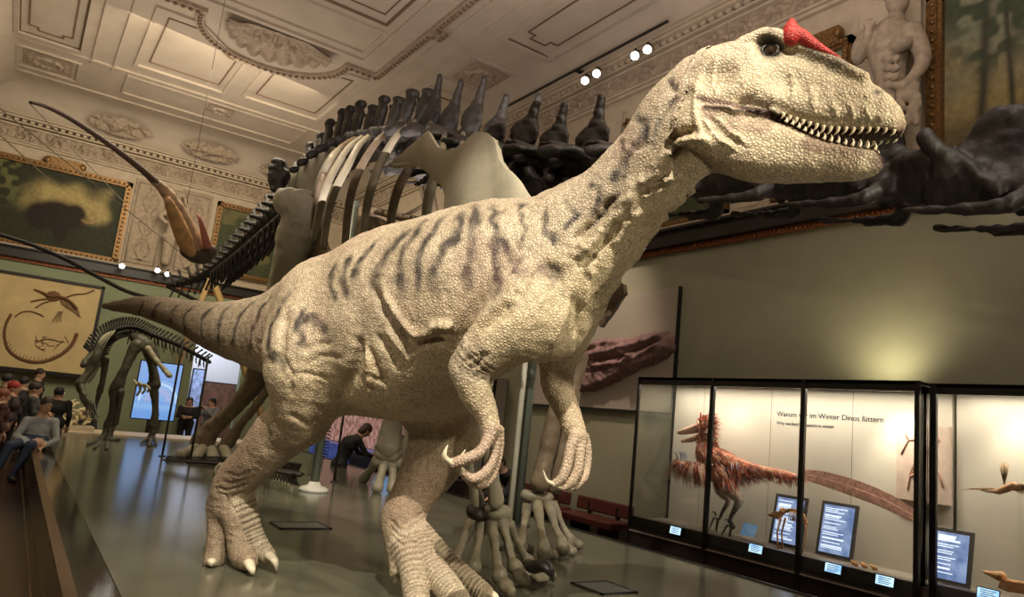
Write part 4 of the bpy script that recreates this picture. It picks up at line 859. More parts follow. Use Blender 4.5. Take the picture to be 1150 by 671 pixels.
# ------------------------------------------------------------------ display cases on the right
XV, XB = 7.0, 7.72; ZS, ZT = .06, 1.92
def vitrine(y0, y1, posts, label, XV=7.0, yg=None):
    t = thing('display_case', label, 'display case', (7.36, (y0+y1)/2, FZ), 'glass display cases along the right wall')
    MB().box((XV+.02, y0, FZ), (XR-.001, y1, -.10)).build('base', m_base, t)
    MB().box((XV-.004, y0, -.10), (XV+.03, y1, -.085)).build('trim_line', mat('satin_line', (.30, .25, .2), .3), t)
    MB().add([(XV, y0, -.085), (XV, y1, -.085), (XV+.035, y1, .085), (XV+.035, y0, .085), (XV+.12, y0, .085), (XV+.12, y1, .085), (XV+.12, y0, -.085), (XV+.12, y1, -.085)], [(0, 1, 2, 3), (3, 2, 5, 4), (4, 5, 7, 6), (0, 3, 4, 6), (1, 7, 5, 2), (0, 6, 7, 1)]).build('label_ledge', mat('ledge_brown', (.055, .042, .034), .35), t)
    MB().box((XV+.10, y0+.01, -.10), (XB, y1-.01, ZS)).build('shelf', m_shelf, t)
    MB().box((XB, y0+.02, ZS), (XR-.002, y1-.02, ZT-.04)).build('back_panel', m_case, t)
    MB().box((XV, y0, ZT-.035), (XR-.002, y1, ZT)).box((XV, y0, ZT-.10), (XV+.03, y1, ZT)).build('top', m_frame_b, t)
    MB().box((XV+.10, y0+.05, ZT-.055), (XV+.125, y1-.05, ZT-.036)).build('light_strip', mat('light_strip', (1, 1, 1), emit=((1, .93, .80), 3.0)), t)
    for y, w in posts: MB().box((XV-.012, y-w/2, FZ), (XV+.028, y+w/2, ZT)).build('post', m_frame_b, t)
    for y in (yg or (y0, y1)): MB().box((XB-.02, y-.012, ZS), (XB, y+.012, ZT-.03)).build('corner_post', m_frame_b, t)
    ys = sorted([p[0] for p in posts])
    for a, b in zip(ys[:-1], ys[1:]): MB().box((XV+.002, a, -.07), (XV+.010, b, ZT-.03)).build('glass_pane', m_glass, t)
    for y in (yg or (y0, y1)): MB().box((XV+.02, y-.004, ZS), (XB-.01, y+.004, ZT-.04)).build('side_glass', m_glass, t)
    for i in range(1, int((y1-y0)/1.05)+1): MB().box((XB-.0015, y0+i*1.05-.003, ZS), (XB, y0+i*1.05+.003, ZT-.04)).build('panel_joint', mat('joint', (.2, .18, .14), .8), t)
    return t
case1 = vitrine(3.44, 7.13, [(7.12, .028), (5.86, .055), (4.63, .055), (3.44, .045)], 'long lit glass case holding the feathered dinosaur', yg=[7.12])
case2 = vitrine(-.4, 3.435, [(3.40, .055), (2.0, .055), (.8, .055), (-.4, .05)], 'lit glass case cut by the right edge, holding the orange bird casts', XV=7.22, yg=[-.4])
MB().box((7.0, 3.428, ZS), (7.23, 3.436, ZT-.04)).build('step_glass', m_glass, case1)
strip((7.40, 5.28, 1.865), 48, .14, 3.5); strip((7.48, 1.6, 1.865), 42, .14, 3.4)
for y, e in [(6.1, 18), (3.95, 60), (2.9, 30)]: spot((7.36, y, 1.84), (7.68, y-.06, 1.1), e, 1.5, 1.0, (1, .90, .74), .05)
TT = text_obj('case_title', 'Warum wir im Winter Dinos füttern', (XB-.003, 5.46, 1.545), (0, -1, 0), (0, 0, 1), .088, m_ink, case1, .0015)
TT2 = text_obj('case_subtitle', 'Why we feed dinosaurs in winter', (XB-.003, 5.46, 1.445), (0, -1, 0), (0, 0, 1), .056, m_ink, case1)
# fix text heights to what is seen
# small lit labels on the ledge
for i, (px, py, lab) in enumerate([(759, 596.5, 'leftmost small lit label on the case ledge'), (849, 617, 'small lit label on the ledge below the raptor\'s feet'), (936, 639, 'small lit label on the ledge below the middle reading tablet'), (994, 653, 'small lit label on the ledge at the first case\'s right end'), (1110, 668, 'small lit label on the ledge under the second case')]):
    q = at(px, py, 'x', (XV if i < 4 else 7.22)-.012); ex = V(0, -1, 0); ey = nrm((.2, 0, 1)); n = np.cross(ex, ey)
    t = thing('label_screen', lab, 'label', q, 'lit labels on the display case ledge')
    MB().obox(q+n*.004, ex, ey, n, .092, .050, .004).build('bezel', m_dark, t); MB().obox(q+n*.009, ex, ey, n, .084, .042, .002).build('screen', m_lab, t)
    mb = MB()
    for k in range(4): mb.obox(q+n*.0115+ey*(.026-.017*k)+ex*(-.008*(k % 2)), ex, ey, n, .06-.008*(k % 2), .0032, .0004)
    mb.build('printed_text', m_ink, t)
def tablet(px0, py0, px1, py1, lean, label):
    a = at(px0, py0, 'x', 7.55); b = at(px1, py1, 'x', 7.55); w = abs(a[1]-b[1]); h = w*1.38; c = V(7.55, (a[1]+b[1])/2, ZS+h/2+.01)
    ex = V(0, -1, 0); ey = nrm((lean, 0, 1)); n = np.cross(ex, ey); t = thing('reading_tablet', label, 'tablet', (c[0], c[1], ZS), 'leaning reading tablets in the cases')
    MB().obox(c, ex, ey, n, w/2, h/2, .012).build('frame', mat('tablet_frame', (.05, .045, .042), .4), t); MB().obox(c+n*.013, ex, ey, n, w/2-.035, h/2-.035, .002).build('screen', m_scr, t)
    mb = MB(); rr = random.Random(int(px0)); yy = h/2-.07
    while yy > -h/2+.07:
        l = rr.uniform(.45, .8)*(w/2-.05); mb.obox(c+n*.0155+ey*yy-ex*((w/2-.055)-l), ex, ey, n, l, .0045 if rr.random() < .8 else .009, .0004); yy -= rr.choice([.02, .02, .04])
    mb.build('printed_text', mat('white_text', (.5, .6, .8), .5, emit=((.75, .85, 1), 1.0)), t)
    MB().obox(c-n*.10-V(0, 0, h*.25), ex, (0, 0, 1), n, .02, h*.24, .004).build('easel_leg', m_dark, t); return t
tablet(869, 560, 905, 560, .20, 'reading tablet standing behind the little horned skeleton'); tablet(921, 565, 962, 567, .20, 'reading tablet standing alone in the middle of the case'); tablet(1046, 590, 1092, 592, .2, 'rightmost reading tablet, behind the corner post of the second case')
q = at(842, 577, 'x', 7.45); lb = MB().obox((7.45, q[1], ZS+.115), (0, -1, 0), nrm((.45, 0, 1)), np.cross((0, -1, 0), nrm((.45, 0, 1))), .10, .075, .004).build('info_card', screen_mat('card_blue', (.16, .26, .40), (.22, .34, .5), .5)); tag(lb, 'small pale blue card lying behind the raptor\'s foot', 'card')
# fossil slab hung in the case
sl = thing('fossil_slab', 'pale upright slab with a faint reddish bird fossil, in the first case', 'fossil', (7.70, 3.72, .75))
y0, y1 = 3.97, 3.46
sb = MB().box((7.66, y1, .78), (7.715, y0, 1.54)).build('slab', mat('slab_pale', (.50, .38, .30), .8, noise=(9, .12)), sl)
fs = MB(); cpt = [(.05, .45), (.12, .60), (.25, .62), (.33, .52), (.30, .38), (.27, .22), (.24, .06)]
for pts in [cpt, [(.30, .5), (.42, .62), (.38, .70)], [(.28, .36), (.42, .30), (.46, .16)], [(.27, .3), (.14, .24), (.12, .10)], [(.12, .6), (.08, .68)], [(.33, .52), (.40, .46), (.36, .34)]]:
    fs.tube([(7.658, y0-a, .78+b) for a, b in pts], .010, 6)
for i in range(7): fs.tube([(7.657, y0-.30+.01*i, .78+.50-.03*i), (7.657, y0-.20+.012*i, .78+.44-.03*i)], .004, 5)
fs.build('fossil_bones', mat('fossil_red', (.40, .20, .14), .7), sl)
# fossil jaw panel on the wall, left of the cases
pt = thing('wall_panel', 'large grey mounting panel on the right wall carrying the purple jaw fossil', 'panel', (7.77, 8.9, 1.5))
MB().box((7.73, 7.20, 1.50), (7.80, 10.78, 3.32)).build('board', mat('panel_grey', (.36, .31, .25), .65, noise=(2, .04)), pt)
MB().box((7.725, 7.185, 1.48), (7.80, 7.20, 3.34)).box((7.725, 7.2, 1.47), (7.80, 10.78, 1.50)).build('edge', m_dark, pt)
# small square hook plate
def WP(px, py, x=7.62): return at(px, py, 'x', x)
out = [(650, 424), (640, 402), (655, 388), (668, 381), (690, 380), (708, 378), (724, 373), (744, 371), (753, 379), (753, 391), (744, 401), (728, 408), (714, 413), (700, 421), (682, 430), (662, 438), (647, 439)]
oy = [(WP(a, b)[1], WP(a, b)[2]) for a, b in out]; 
def inpoly(u, v, pg):
    r = np.zeros(u.shape, bool); n = len(pg)
    for i in range(n):
        x0, y0_ = pg[i]; x1, y1_ = pg[(i+1) % n]; c_ = ((y0_ > v) != (y1_ > v)) & (u < (x1-x0)*(v-y0_)/(y1_-y0_+1e-12)+x0); r ^= c_
    return r
def slabmesh(pg, x0, dep, ridges, name, label, m, catg='fossil', res=.022):
    ys_, zs_ = np.array(pg).T; u = np.arange(ys_.min()-.04, ys_.max()+.04, res); v = np.arange(zs_.min()-.04, zs_.max()+.04, res); A_, B_ = np.meshgrid(u, v, indexing='ij')
    p3 = np.stack([A_.ravel(), B_.ravel(), 0*A_.ravel()], 1); wob_ = (vnoise(p3, 6, 81)-.5)*.08; ins_ = inpoly(A_+wob_.reshape(A_.shape), B_, pg)
    n = vnoise(p3, 7, 82).reshape(A_.shape); n2 = vnoise(p3, 20, 83).reshape(A_.shape); h = dep+.06*(n-.5)+.03*(n2-.5)
    edge = np.full(A_.shape, 9.0)
    for i in range(len(pg)):
        a, b = np.array(pg[i]), np.array(pg[(i+1) % len(pg)]); ab = b-a; t_ = np.clip(((A_-a[0])*ab[0]+(B_-a[1])*ab[1])/(ab@ab), 0, 1); edge = np.minimum(edge, np.hypot(A_-a[0]-t_*ab[0], B_-a[1]-t_*ab[1]))
    h = h*np.clip(edge/.06, 0, 1)**.5
    for pl_, r_, d_ in ridges:
        for a, b in zip(pl_[:-1], pl_[1:]):
            a, b = np.array(a), np.array(b); ab = b-a; t_ = np.clip(((A_-a[0])*ab[0]+(B_-a[1])*ab[1])/(ab@ab), 0, 1); h += d_*np.exp(-(np.hypot(A_-a[0]-t_*ab[0], B_-a[1]-t_*ab[1])/r_)**2)
    h = np.where(ins_, h, 0); vt = np.stack([x0-h, A_, B_], -1).reshape(-1, 3); ny = len(v)
    i, j = np.meshgrid(np.arange(len(u)-1), np.arange(ny-1), indexing='ij'); a = (i*ny+j).ravel(); q = np.stack([a, a+1, a+ny+1, a+ny], 1); keep = ins_.reshape(-1)[q].any(1)
    o = mesh_obj(name, vt, q[keep], m, smooth=True); return tag(o, label, catg)
yz = lambda a, b: tuple(WP(a, b)[1:])
slabmesh(oy, 7.729, .16, [([yz(662, 400), yz(700, 392), yz(745, 377)], .04, .05), ([yz(668, 412), yz(705, 408), yz(742, 388)], .03, .05), ([yz(666, 406), yz(700, 400), yz(740, 383)], .028, -.09), ([yz(660, 418), yz(690, 412)], .03, -.07), ([yz(700, 397), yz(712, 400), yz(706, 410)], .03, .08), ([yz(655, 395), yz(680, 388)], .03, -.05)],
         'fossil_jaw_slab', 'purple-brown stone slab with long fossil jaws, mounted on the grey wall panel', mat('purple_stone', (.22, .125, .115), .75, noise=(11, .3), bump=('noise', 40, .5, .02)))
# framed wall case further back on the right wall
wc = thing('wall_case', 'black-framed lit wall case seen between the model\'s arms and legs', 'display case', (7.7, 12.4, 0))
MB().box((7.50, 11.45, .0), (7.78, 13.6, 1.93)).build('back', mat('case_inner', (.30, .26, .21), .7), wc)
fm = MB()
for lo, hi in [((7.44, 11.42, -.05), (7.52, 11.52, 1.98)), ((7.44, 13.5, -.05), (7.52, 13.6, 1.98)), ((7.44, 11.42, 1.88), (7.52, 13.6, 1.98)), ((7.44, 11.42, -.05), (7.52, 13.6, .05))]: fm.box(lo, hi)
fm.build('frame', m_frame_b, wc)
# benches
m_leather = mat('oxblood_leather', (.075, .016, .012), .38, noise=(8, .2))
for i, (y0, y1, lab) in enumerate([(7.72, 8.95, 'oxblood leather bench against the wall, directly left of the long glass case'), (9.15, 10.4, 'oxblood leather bench partly hidden behind the fossil forefoot')]):
    t = thing('bench', lab, 'bench', (7.5, (y0+y1)/2, FZ), 'oxblood benches against the right wall')
    bevel(MB().box((7.22, y0, -.22), (7.72, y1, -.12)).build('seat', m_leather, t), .02); o = bevel(MB().obox((7.66, (y0+y1)/2, .02), (0, 1, 0), (.12, 0, 1), (1, 0, -.12), (y1-y0)/2, .10, .03).build('backrest', m_leather, t), .02)
    for y in (y0+.3, y1-.3): MB().box((7.62, y-.02, -.24), (7.68, y+.02, .05)).build('back_bracket', m_dark, t); MB().box((7.30, y-.03, FZ), (7.66, y+.03, -.22)).build('leg', m_dark, t)
# stands and thin poles on the platform
m_pole = mat('pole_grey_green', (.13, .15, .12), .4, .3)
def pole(x, y, h, r, label, base=None, m=None, name='support_pole', cat='pole'):
    t = thing(name, label, cat, (x, y, 0)); MB().rod((x, y, .004), (x, y, h), r, 12).build('shaft', m or m_pole, t)
    if base: MB().lathe([(base, 0), (base, .03), (base*.8, .055), (r*1.6, .075), (r*1.2, .12)], (x, y, .001), 24).build('foot', mat('white_foot', (.55, .54, .48), .4), t)
    else: MB().lathe([(r*3, 0), (r*3, .012), (r*1.2, .02)], (x, y, .001), 12).build('foot', m_dark, t)
    return t
p_ = at(580, 590, 'z', 0); pole(p_[0], p_[1], 3.1, .052, 'thick grey-green pole rising to the sauropod skeleton\'s chest')
pole(3.44, 9.23, 3.9, .055, 'grey pole on a round white foot, between the model\'s legs', .19)
for (px, py, tp, lab) in [(182, 513, (207, 385), 'thin black rod under the model\'s tail, left one of the pair'), (213, 521, (232, 400), 'thin black rod under the model\'s tail, right one of the pair'), (375, 542, (386, 462), 'thin black rod right of the white-footed pole')]:
    b = at(px, py, 'z', 0); r_ = CF+CR*(tp[0]-575)/FPX-CU*(tp[1]-335.5)/FPX; d = (b-CAM)@CF; h = (CAM+r_*(np.hypot(b[0], b[1])/np.hypot(r_[0], r_[1])))[2]
    pole(b[0], b[1], h, .018, lab, m=m_dark)
b = at(610, 150, 'x', 3.9); pole(3.95, 5.55, 3.22, .028, 'slim pale pole holding up the sauropod neck base', m=mat('pale_pole', (.42, .40, .33), .4))
# screen wall panel with blue projection (far wall)
sc = thing('info_screen', 'large upright glowing blue screen behind the standing skeleton', 'screen', (2.9, 19.0, FZ))
c = V(2.90, 19.0, .98); ex = nrm(at(205, 408, 'y', 19)-at(155, 410, 'y', 19)); ex = V(1, 0, 0); ey = V(0, 0, 1); n = np.cross(ex, ey)
MB().obox(c, ex, ey, n, .48, .69, .03).build('frame', mat('screen_frame', (.02, .03, .06), .3), sc)
def scr_fn(a, b):
    r = np.hypot((a-.55)*.94, (b-.32)*1.38); c_ = np.tile(V(.13, .27, .58), (len(a), 1)); c_ = mixc(c_, (.30, .42, .66), sm(b, .25, .9)*.4)
    c_ = mixc(c_, (.50, .66, .80), np.exp(-((r-.42)/.03)**2)*(b > .3)*.7); c_ = mixc(c_, (.45, .32, .42), np.exp(-((r-.25)/.07)**2)*(b > .3)*.4); c_ = mixc(c_, (.55, .70, .85), (np.abs(np.sin(r*60)) > .8)*(b > .32)*(r < .52)*.35)
    return mixc(c_, (.30, .48, .72), np.exp(-((b-.22)/.07)**2)*(np.abs(np.sin(a*40)) > .3)*.5)
o = canvas('screen', c+V(-.455, -.032, -.665), ex, ey, .91, 1.33, scr_fn, sc, 90, 120); ms = bpy.data.materials.new('projection'); ms.use_nodes = True; nt = ms.node_tree; a_ = nt.nodes.new('ShaderNodeAttribute'); a_.attribute_name = 'pigment'
nt.links.new(a_.outputs['Color'], nt.nodes['Principled BSDF'].inputs['Emission Color']); nt.nodes['Principled BSDF'].inputs['Emission Strength'].default_value = 1.25; nt.nodes['Principled BSDF'].inputs['Base Color'].default_value = (0, 0, 0, 1); o.data.materials.clear(); o.data.materials.append(ms)
MB().box((2.8, 19.01, FZ), (3.0, 19.06, .3)).build('stand', m_dark, sc)
# fossil relief in a black frame on the far wall (left)
fp = thing('fossil_panel', 'big honey-coloured framed panel with a long-snouted reptile fossil, on the far left wall', 'fossil panel', (.1, 20.9, 1.05))
X0, X1, Z0, Z1_ = -1.35, 1.47, 1.18, 3.36
MB().box((X0, 20.78, Z0), (X1, 20.98, Z1_)).build('slab', mat('honey_stone', (.62, .47, .24), .7, noise=(2.2, .12)), fp)
fm = MB()
for lo, hi in [((X0-.06, 20.74, Z0-.09), (X1+.06, 20.99, Z0)), ((X0-.06, 20.74, Z1_), (X1+.06, 20.99, Z1_+.06)), ((X1, 20.74, Z0-.09), (X1+.07, 20.99, Z1_+.06)), ((X0-.06, 20.74, Z0-.09), (X0, 20.99, Z1_+.06))]: fm.box(lo, hi)
fm.build('frame', m_dark, fp)
def FQ(px, py): q = at(px, py, 'y', 20.78); return (q[0], 20.775, q[2])
fb = MB(); r0 = random.Random(8); fring = MB()
def ft(pts, r): fb.tube(catmull(np.array([FQ(*p) for p in pts]), 4), r, 6, flat=.6)
ft([(38, 325), (48, 329), (56, 333), (64, 333)], [.03+.005*i for i in range(13)]); ft([(35, 339), (44, 337), (54, 336), (64, 337)], .035); ft([(40, 346), (48, 341), (58, 338)], .03)
fb.ell(FQ(60, 333), (.16, .04, .13)); ft([(64, 333), (72, 335), (80, 340), (86, 347)], .06); ft([(72, 335), (84, 331), (96, 330), (106, 326)], .03)
for i in range(12): a = (66+i*1.9, 332+i*1.3); ft([a, (a[0]+2, a[1]+7), (a[0]+3.5, a[1]+11)], .014)
for i in range(5): ft([(66+i*1.2, 350), (62+i*1.6, 356), (58+i*2.6, 362)], .014)
arcp = [(12, 354), (7, 364), (5, 376), (8, 390), (17, 400), (30, 405.5), (45, 407), (60, 403), (72, 396), (81, 387), (86, 376)]
C_ = catmull(np.array(arcp, float), 7)
for i, (a, b) in enumerate(C_): fring.ell(FQ(a, b), (.030+.015*(i > 35), .03, .040))
ft([(17, 356), (24, 351), (34, 350), (44, 353), (49, 356)], .028)
for i in range(16): a, b = C_[min(20+i*2, len(C_)-1)]; ft([(a, b), (a+3+r0.random(), b-5)], .012)
for k in range(12): a, b = r0.uniform(42, 78), r0.uniform(378, 392); ft([(a, b), (a+r0.uniform(-6, 6), b+r0.uniform(-4, 4)), (a+r0.uniform(-9, 9), b+r0.uniform(-6, 6))], .013)
ft([(42, 384), (55, 381), (70, 385)], .022)
fring.build('fossil_backbone', mat('fossil_brown_b', (.16, .075, .03), .7), fp); fb.build('fossil_bones', mat('fossil_brown', (.16, .075, .03), .7), fp)
# ------------------------------------------------------------------ inside the cases: feathered raptor
def VX(px, py, x=7.38): return at(px, py, 'x', x)
rp = thing('feathered_raptor', 'rust-red feathered raptor model with a long tail plume, in the glass case', 'dinosaur model', (7.38, 5.75, ZS))
def lv(rows, x=7.38): return [list(VX(r[0], r[1], r[3] if len(r) > 3 else x))+[r[2]] for r in rows]
rprims = [limb(lv([(897, 537, .035), (870, 532, .06), (845, 529, .085), (822, 525, .145), (806, 520, .175), (794, 510, .145)]), k=.05), limb(lv([(798, 515, .12), (792, 500, .07), (795, 488, .055), (792, 478, .055)]), k=.04),
          limb(lv([(794, 478, .055), (783, 481, .060), (773, 484, .050), (763, 486, .030)]), k=.02), limb(lv([(788, 489, .04), (777, 494, .032), (766, 496, .020)]), k=.012),
          limb(lv([(812, 535, .13, 7.28), (820, 549, .10, 7.26), (830, 561, .06, 7.28), (824, 575, .03, 7.30), (820, 584, .022, 7.30), (823, 592, .03, 7.28)]), k=.03), limb(lv([(806, 530, .09, 7.46), (808, 552, .055, 7.48), (818, 562, .035, 7.48), (812, 574, .022, 7.48), (808, 583, .016, 7.46)]), k=.03),
          limb(lv([(790, 520, .06, 7.28), (775, 527, .05, 7.2), (762, 521, .04, 7.16), (757, 524, .03, 7.14)]), k=.03)]
v, q = quick_sdf(rprims, .011); n = vnoise(v, 18, 91); n2 = vnoise(v, 45, 92)
c = np.tile(V(.36, .115, .055), (len(v), 1)); c = mixc(c, (.58, .34, .20), sm(n2, .5, .7)*.7); c = mixc(c, (.52, .42, .33), sm(-v[:, 2], -.78, -.6)*(v[:, 1] < 6.1)); c = mixc(c, (.06, .05, .045), sm(-v[:, 2], -.50, -.34)); hd = VX(774, 486); c = mixc(c, (.68, .42, .30), np.exp(-(np.linalg.norm(v-hd, axis=1)/.19)**4))
rbody = painted('body', v, c, q, mat('raptor_hide', rough=.7, attr='pigment', noise=(30, .2)), rp)
MB().ell(VX(781, 480, 7.33), .013, nu=8, nv=6).build('eye', m_eye, rbody)
fe = MB(); fb2 = MB(); fd = MB(); rr = random.Random(12); VN = v[rr.sample(range(len(v)), 2400)]
axis_pts = np.array([r[:3] for r in lv([(897, 537, 0), (845, 529, 0), (806, 517, 0), (794, 500, 0), (793, 478, 0)])])
tdir = nrm(VX(897, 537)-VX(806, 519))
for p in VN:
    if p[2] < .66 or (p[1] > VX(786, 486)[1] and p[2] > 1.1): continue
    d_ = p-axis_pts[np.argmin(np.linalg.norm(axis_pts-p, axis=1))]; dd = nrm(nrm(d_)*.45+tdir*.9+V(0, 0, -.55)+V(rr.uniform(-.2, .2), rr.uniform(-.2, .2), rr.uniform(-.2, .2))); l = rr.uniform(.05, .11)*(1.4 if p[2] < .95 and p[1] > 5.6 else 1)
    (fe if rr.random() < .7 else fb2 if rr.random() < .75 else fd).tube([p, p+dd*l*.5, p+dd*l+V(0, 0, -.015)], [.005, .0065, .001], 4, cap=False, flat=.35)
# crest of head feathers and neck mane
for i in range(420):
    b = VX(rr.uniform(782, 803), rr.uniform(470, 500), rr.uniform(7.32, 7.44)); dd = nrm((rr.uniform(-.3, .3), -rr.uniform(.1, .8), rr.uniform(-.2, .9)-(.4 if b[2] < 1.2 else 0))); (fe if rr.random() < .8 else fb2).tube([b, b+dd*.06, b+dd*.12+V(0, 0, -.03)], [.008, .012, .001], 4, cap=False, flat=.3)
# arm plumes
for i in range(190):
    s_ = rr.random(); b = VX(757+34*s_, 517+6*s_+rr.uniform(-3, 5), rr.uniform(7.10, 7.26)); l = rr.uniform(.16, .30); dd = nrm((rr.uniform(-.3, .1), (.45-s_*.7)+rr.uniform(-.25, .25), -1)); m_ = fe if rr.random() < .55 else fb2
    m_.tube([b, b+dd*l*.5+V(-.03, 0, .03), b+dd*l], [.006, .010, .002], 4, cap=False, flat=.25)
for i in range(14): b = VX(763+rr.uniform(-3, 9), 515+rr.uniform(-2, 2), 7.12); fd.tube([b, b+V(0, .03, .06), b+V(0, .08+rr.uniform(0, .05), .08)], [.006, .007, .001], 4, flat=.25, cap=False)
fe.build('rust_feathers', mat('feather_rust', (.42, .085, .04), .7, noise=(30, .4)), rp); fb2.build('pale_feathers', mat('feather_pale', (.62, .40, .28), .7, noise=(30, .25)), rp); fd.build('slate_feathers', mat('feather_slate', (.22, .24, .36), .7), rp)
# tail plume: vane of barbs on either side of a shaft
sh = catmull(np.array([VX(897, 532), VX(925, 538), VX(960, 549), VX(995, 563), VX(1026, 580)]), 22); vane = MB(); dk = MB()
for i in range(len(sh)-1):
    t_ = i/(len(sh)-1); wv = .075*math.sin(math.pi*min(1, t_*.8+.12))**.6+.01; d = nrm(sh[i+1]-sh[i]); up = nrm(np.cross((1, 0, 0), d)); 
    for s_ in (1, -1):
        e = sh[i]+up*s_*wv+d*.05+V(-.01*s_, 0, 0); vane.add([sh[i], sh[i+1], e+d*.024, e], [(0, 1, 2, 3)]); 
        if s_ > 0 and i % 4 == 0: dk.tube([sh[i]+V(-.006, 0, 0)+up*wv*.35, e+V(-.006, 0, 0)], .004, 4)
vo = vane.build('tail_plume', mat('plume', (.50, .26, .19), .7, noise=(26, .35)), rp); sd_ = vo.modifiers.new('thick', 'SOLIDIFY'); sd_.thickness = .006; dk.tube(sh, .006, 6); dk.build('plume_shaft', mat('plume_dark', (.28, .13, .09), .7), vo)
ft_ = MB()
for dx, dy in [(-.02, .07), (.0, .02), (.03, .05)]:
    for base in (VX(823, 592, 7.28), VX(808, 583, 7.46)):
        b = V(base[0], base[1], max(base[2], ZS+.02)); ft_.tube([b, b+V(dx, dy, -.0), (b[0]+dx*1.8, b[1]+dy*1.8, ZS+.012)], [.016, .014, .006], 6)
ft_.build('foot', mat('raptor_foot', (.10, .08, .07), .5), rp)
for b in (VX(823, 592, 7.28), VX(808, 583, 7.46)): claw(V(b[0], b[1]+.05, b[2]+.03), V(b[0], b[1]+.09, b[2]+.07), V(b[0], b[1]+.14, b[2]+.05), .012, rp, m_dark)
# small horned-dinosaur skeleton
m_bone_o = mat('orange_bone', (.55, .28, .11), .6, noise=(20, .25)); ck = thing('small_skeleton', 'small orange skeleton of a beaked four-legged dinosaur before a tablet', 'skeleton', (7.32, 5.1, ZS)); kb = MB(); kx = 7.32
def K(px, py, x=kx): return VX(px, py, x)
sp = catmull(np.array([K(906, 588), K(901, 578), K(893, 574), K(884, 574), K(879, 577)]), 5)
for p in sp: kb.ell(p, (.016, .018, .022), nu=7, nv=5)
kb.build('spine', m_bone_o, ck); kb = MB()
for i in range(9):
    p = sp[4+i]; 
    for s_ in (1, -1): kb.tube([p, p+V(.045*s_, 0, -.03), p+V(.04*s_, .01, -.11)], .0055, 5)
kb.build('rib_cage', m_bone_o, ck); qbone('skull', [ellp(K(873, 579), (.035, .065, .045), k=.02), ellp(K(866, 579), (.02, .04, .02), k=.02), ellp(K(879, 574), (.05, .03, .035), k=.02)], .006, m_bone_o, ck)
for px, s_, b in [(879, 1, 602), (880, -1, 603), (901, 1, 604), (902, -1, 606)]:
    a = K(px, 582)+V(.05*s_, 0, 0); e = V(a[0], a[1]+.02, ZS+.01); mid = (a+e)/2+V(0, .03 if px < 890 else -.03, 0); MB().tube([a, mid, e], [.013, .009, .010], 6).tube([e, e+V(0, .045, 0)], [.012, .006], 6).build('leg', m_bone_o, ck)
for i, dx in enumerate((-2, 9, 20)):
    q_ = VX(961+dx, 629+i*2, 7.36); z_ = ZS+.03; o = qbone('small_fossil', [ellp((q_[0], q_[1], z_), (.025, .026, .022), k=.01), ellp((q_[0], q_[1]+.022, z_+.012), (.013, .015, .018), k=.01), rc((q_[0], q_[1]-.015, z_), (q_[0], q_[1]-.036, z_-.01), .010)], .006, m_bone_o)
    tag(o, ['leftmost of three tiny brown fossils on the case shelf', 'middle of three tiny brown fossils on the case shelf', 'rightmost of three tiny brown fossils on the case shelf'][i], 'fossil', 'tiny fossils on the case shelf')
# second case: flying bird cast and a hanging feathered wing, and one lying below
def B2(px, py, x=7.42): return VX(px, py, x)
bt = thing('bird_cast', 'orange-brown bird model with spread wings and an upright tail, in the right-hand case', 'bird', B2(1125, 550)); bp_ = [limb([list(B2(1122, 552))+[.025], list(B2(1130, 549))+[.035], list(B2(1138, 545))+[.03]], k=.02), limb([list(B2(1122, 553))+[.02], list(B2(1113, 552))+[.016]], n=1, k=.02)]
qbone('body', bp_, .007, mat('bird_brown', (.42, .22, .11), .6, noise=(25, .3)), bt)
wg = MB()
for i in range(16): t_ = i/15; a = B2(1121-20*t_, 551-1.0*math.sin(t_*3)*3); wg.tube([a, a+V(0, .07+.05*t_, -.03+.02*t_), a+V(0, .12+.05*t_, -.03)], [.010, .014, .003], 5, flat=.25)
for i in range(14): t_ = i/13; a = B2(1132+14*t_, 548-5*t_); wg.tube([a, a+V(0, -.06, -.02), a+V(0, -.13, -.05)], [.010, .014, .003], 5, flat=.25)
wg.build('wing', mat('wing_tan', (.56, .36, .19), .6, noise=(25, .3)), bt); tw = MB()
for i in range(7): t_ = (i-3)/3; a = B2(1128, 545); tw.tube([a, a+V(0, -.02*t_, .09), a+V(.0, -.035*t_, .20-.02*abs(t_))], [.008, .016, .012], 5, flat=.2)
tw.build('tail_feathers', mat('tail_tan', (.34, .23, .13), .6), bt); MB().rod(B2(1128, 550)+V(.02, 0, 0), (XB, B2(1128, 550)[1], B2(1128, 550)[2]), .006).build('wire', m_dark, bt)
b2 = thing('lying_cast', 'orange skeleton cast lying on the shelf at the lower right edge', 'skeleton', (7.3, 2.7, ZS)); 
def L2(px, py, x=7.28): return VX(px, py, x)
qbone('skull', [limb([list(L2(1106, 643))+[.014], list(L2(1116, 646))+[.03], list(L2(1124, 648))+[.045]], k=.02)], .007, m_bone_o, b2); kb = MB(); spn = catmull(np.array([L2(1124, 650), L2(1136, 655), L2(1150, 657), L2(1164, 660)]), 6)
for p in spn: kb.ell(p, (.022, .02, .028), nu=7, nv=5)
for i in range(len(spn)-4): kb.tube([spn[i+2], spn[i+2]+V(-.05, .0, .01), spn[i+2]+V(-.07, .01, -.07)], .007, 5); kb.tube([spn[i+2], spn[i+2]+V(.05, .0, .01), spn[i+2]+V(.07, .01, -.07)], .007, 5)
kb.build('spine', m_bone_o, b2)
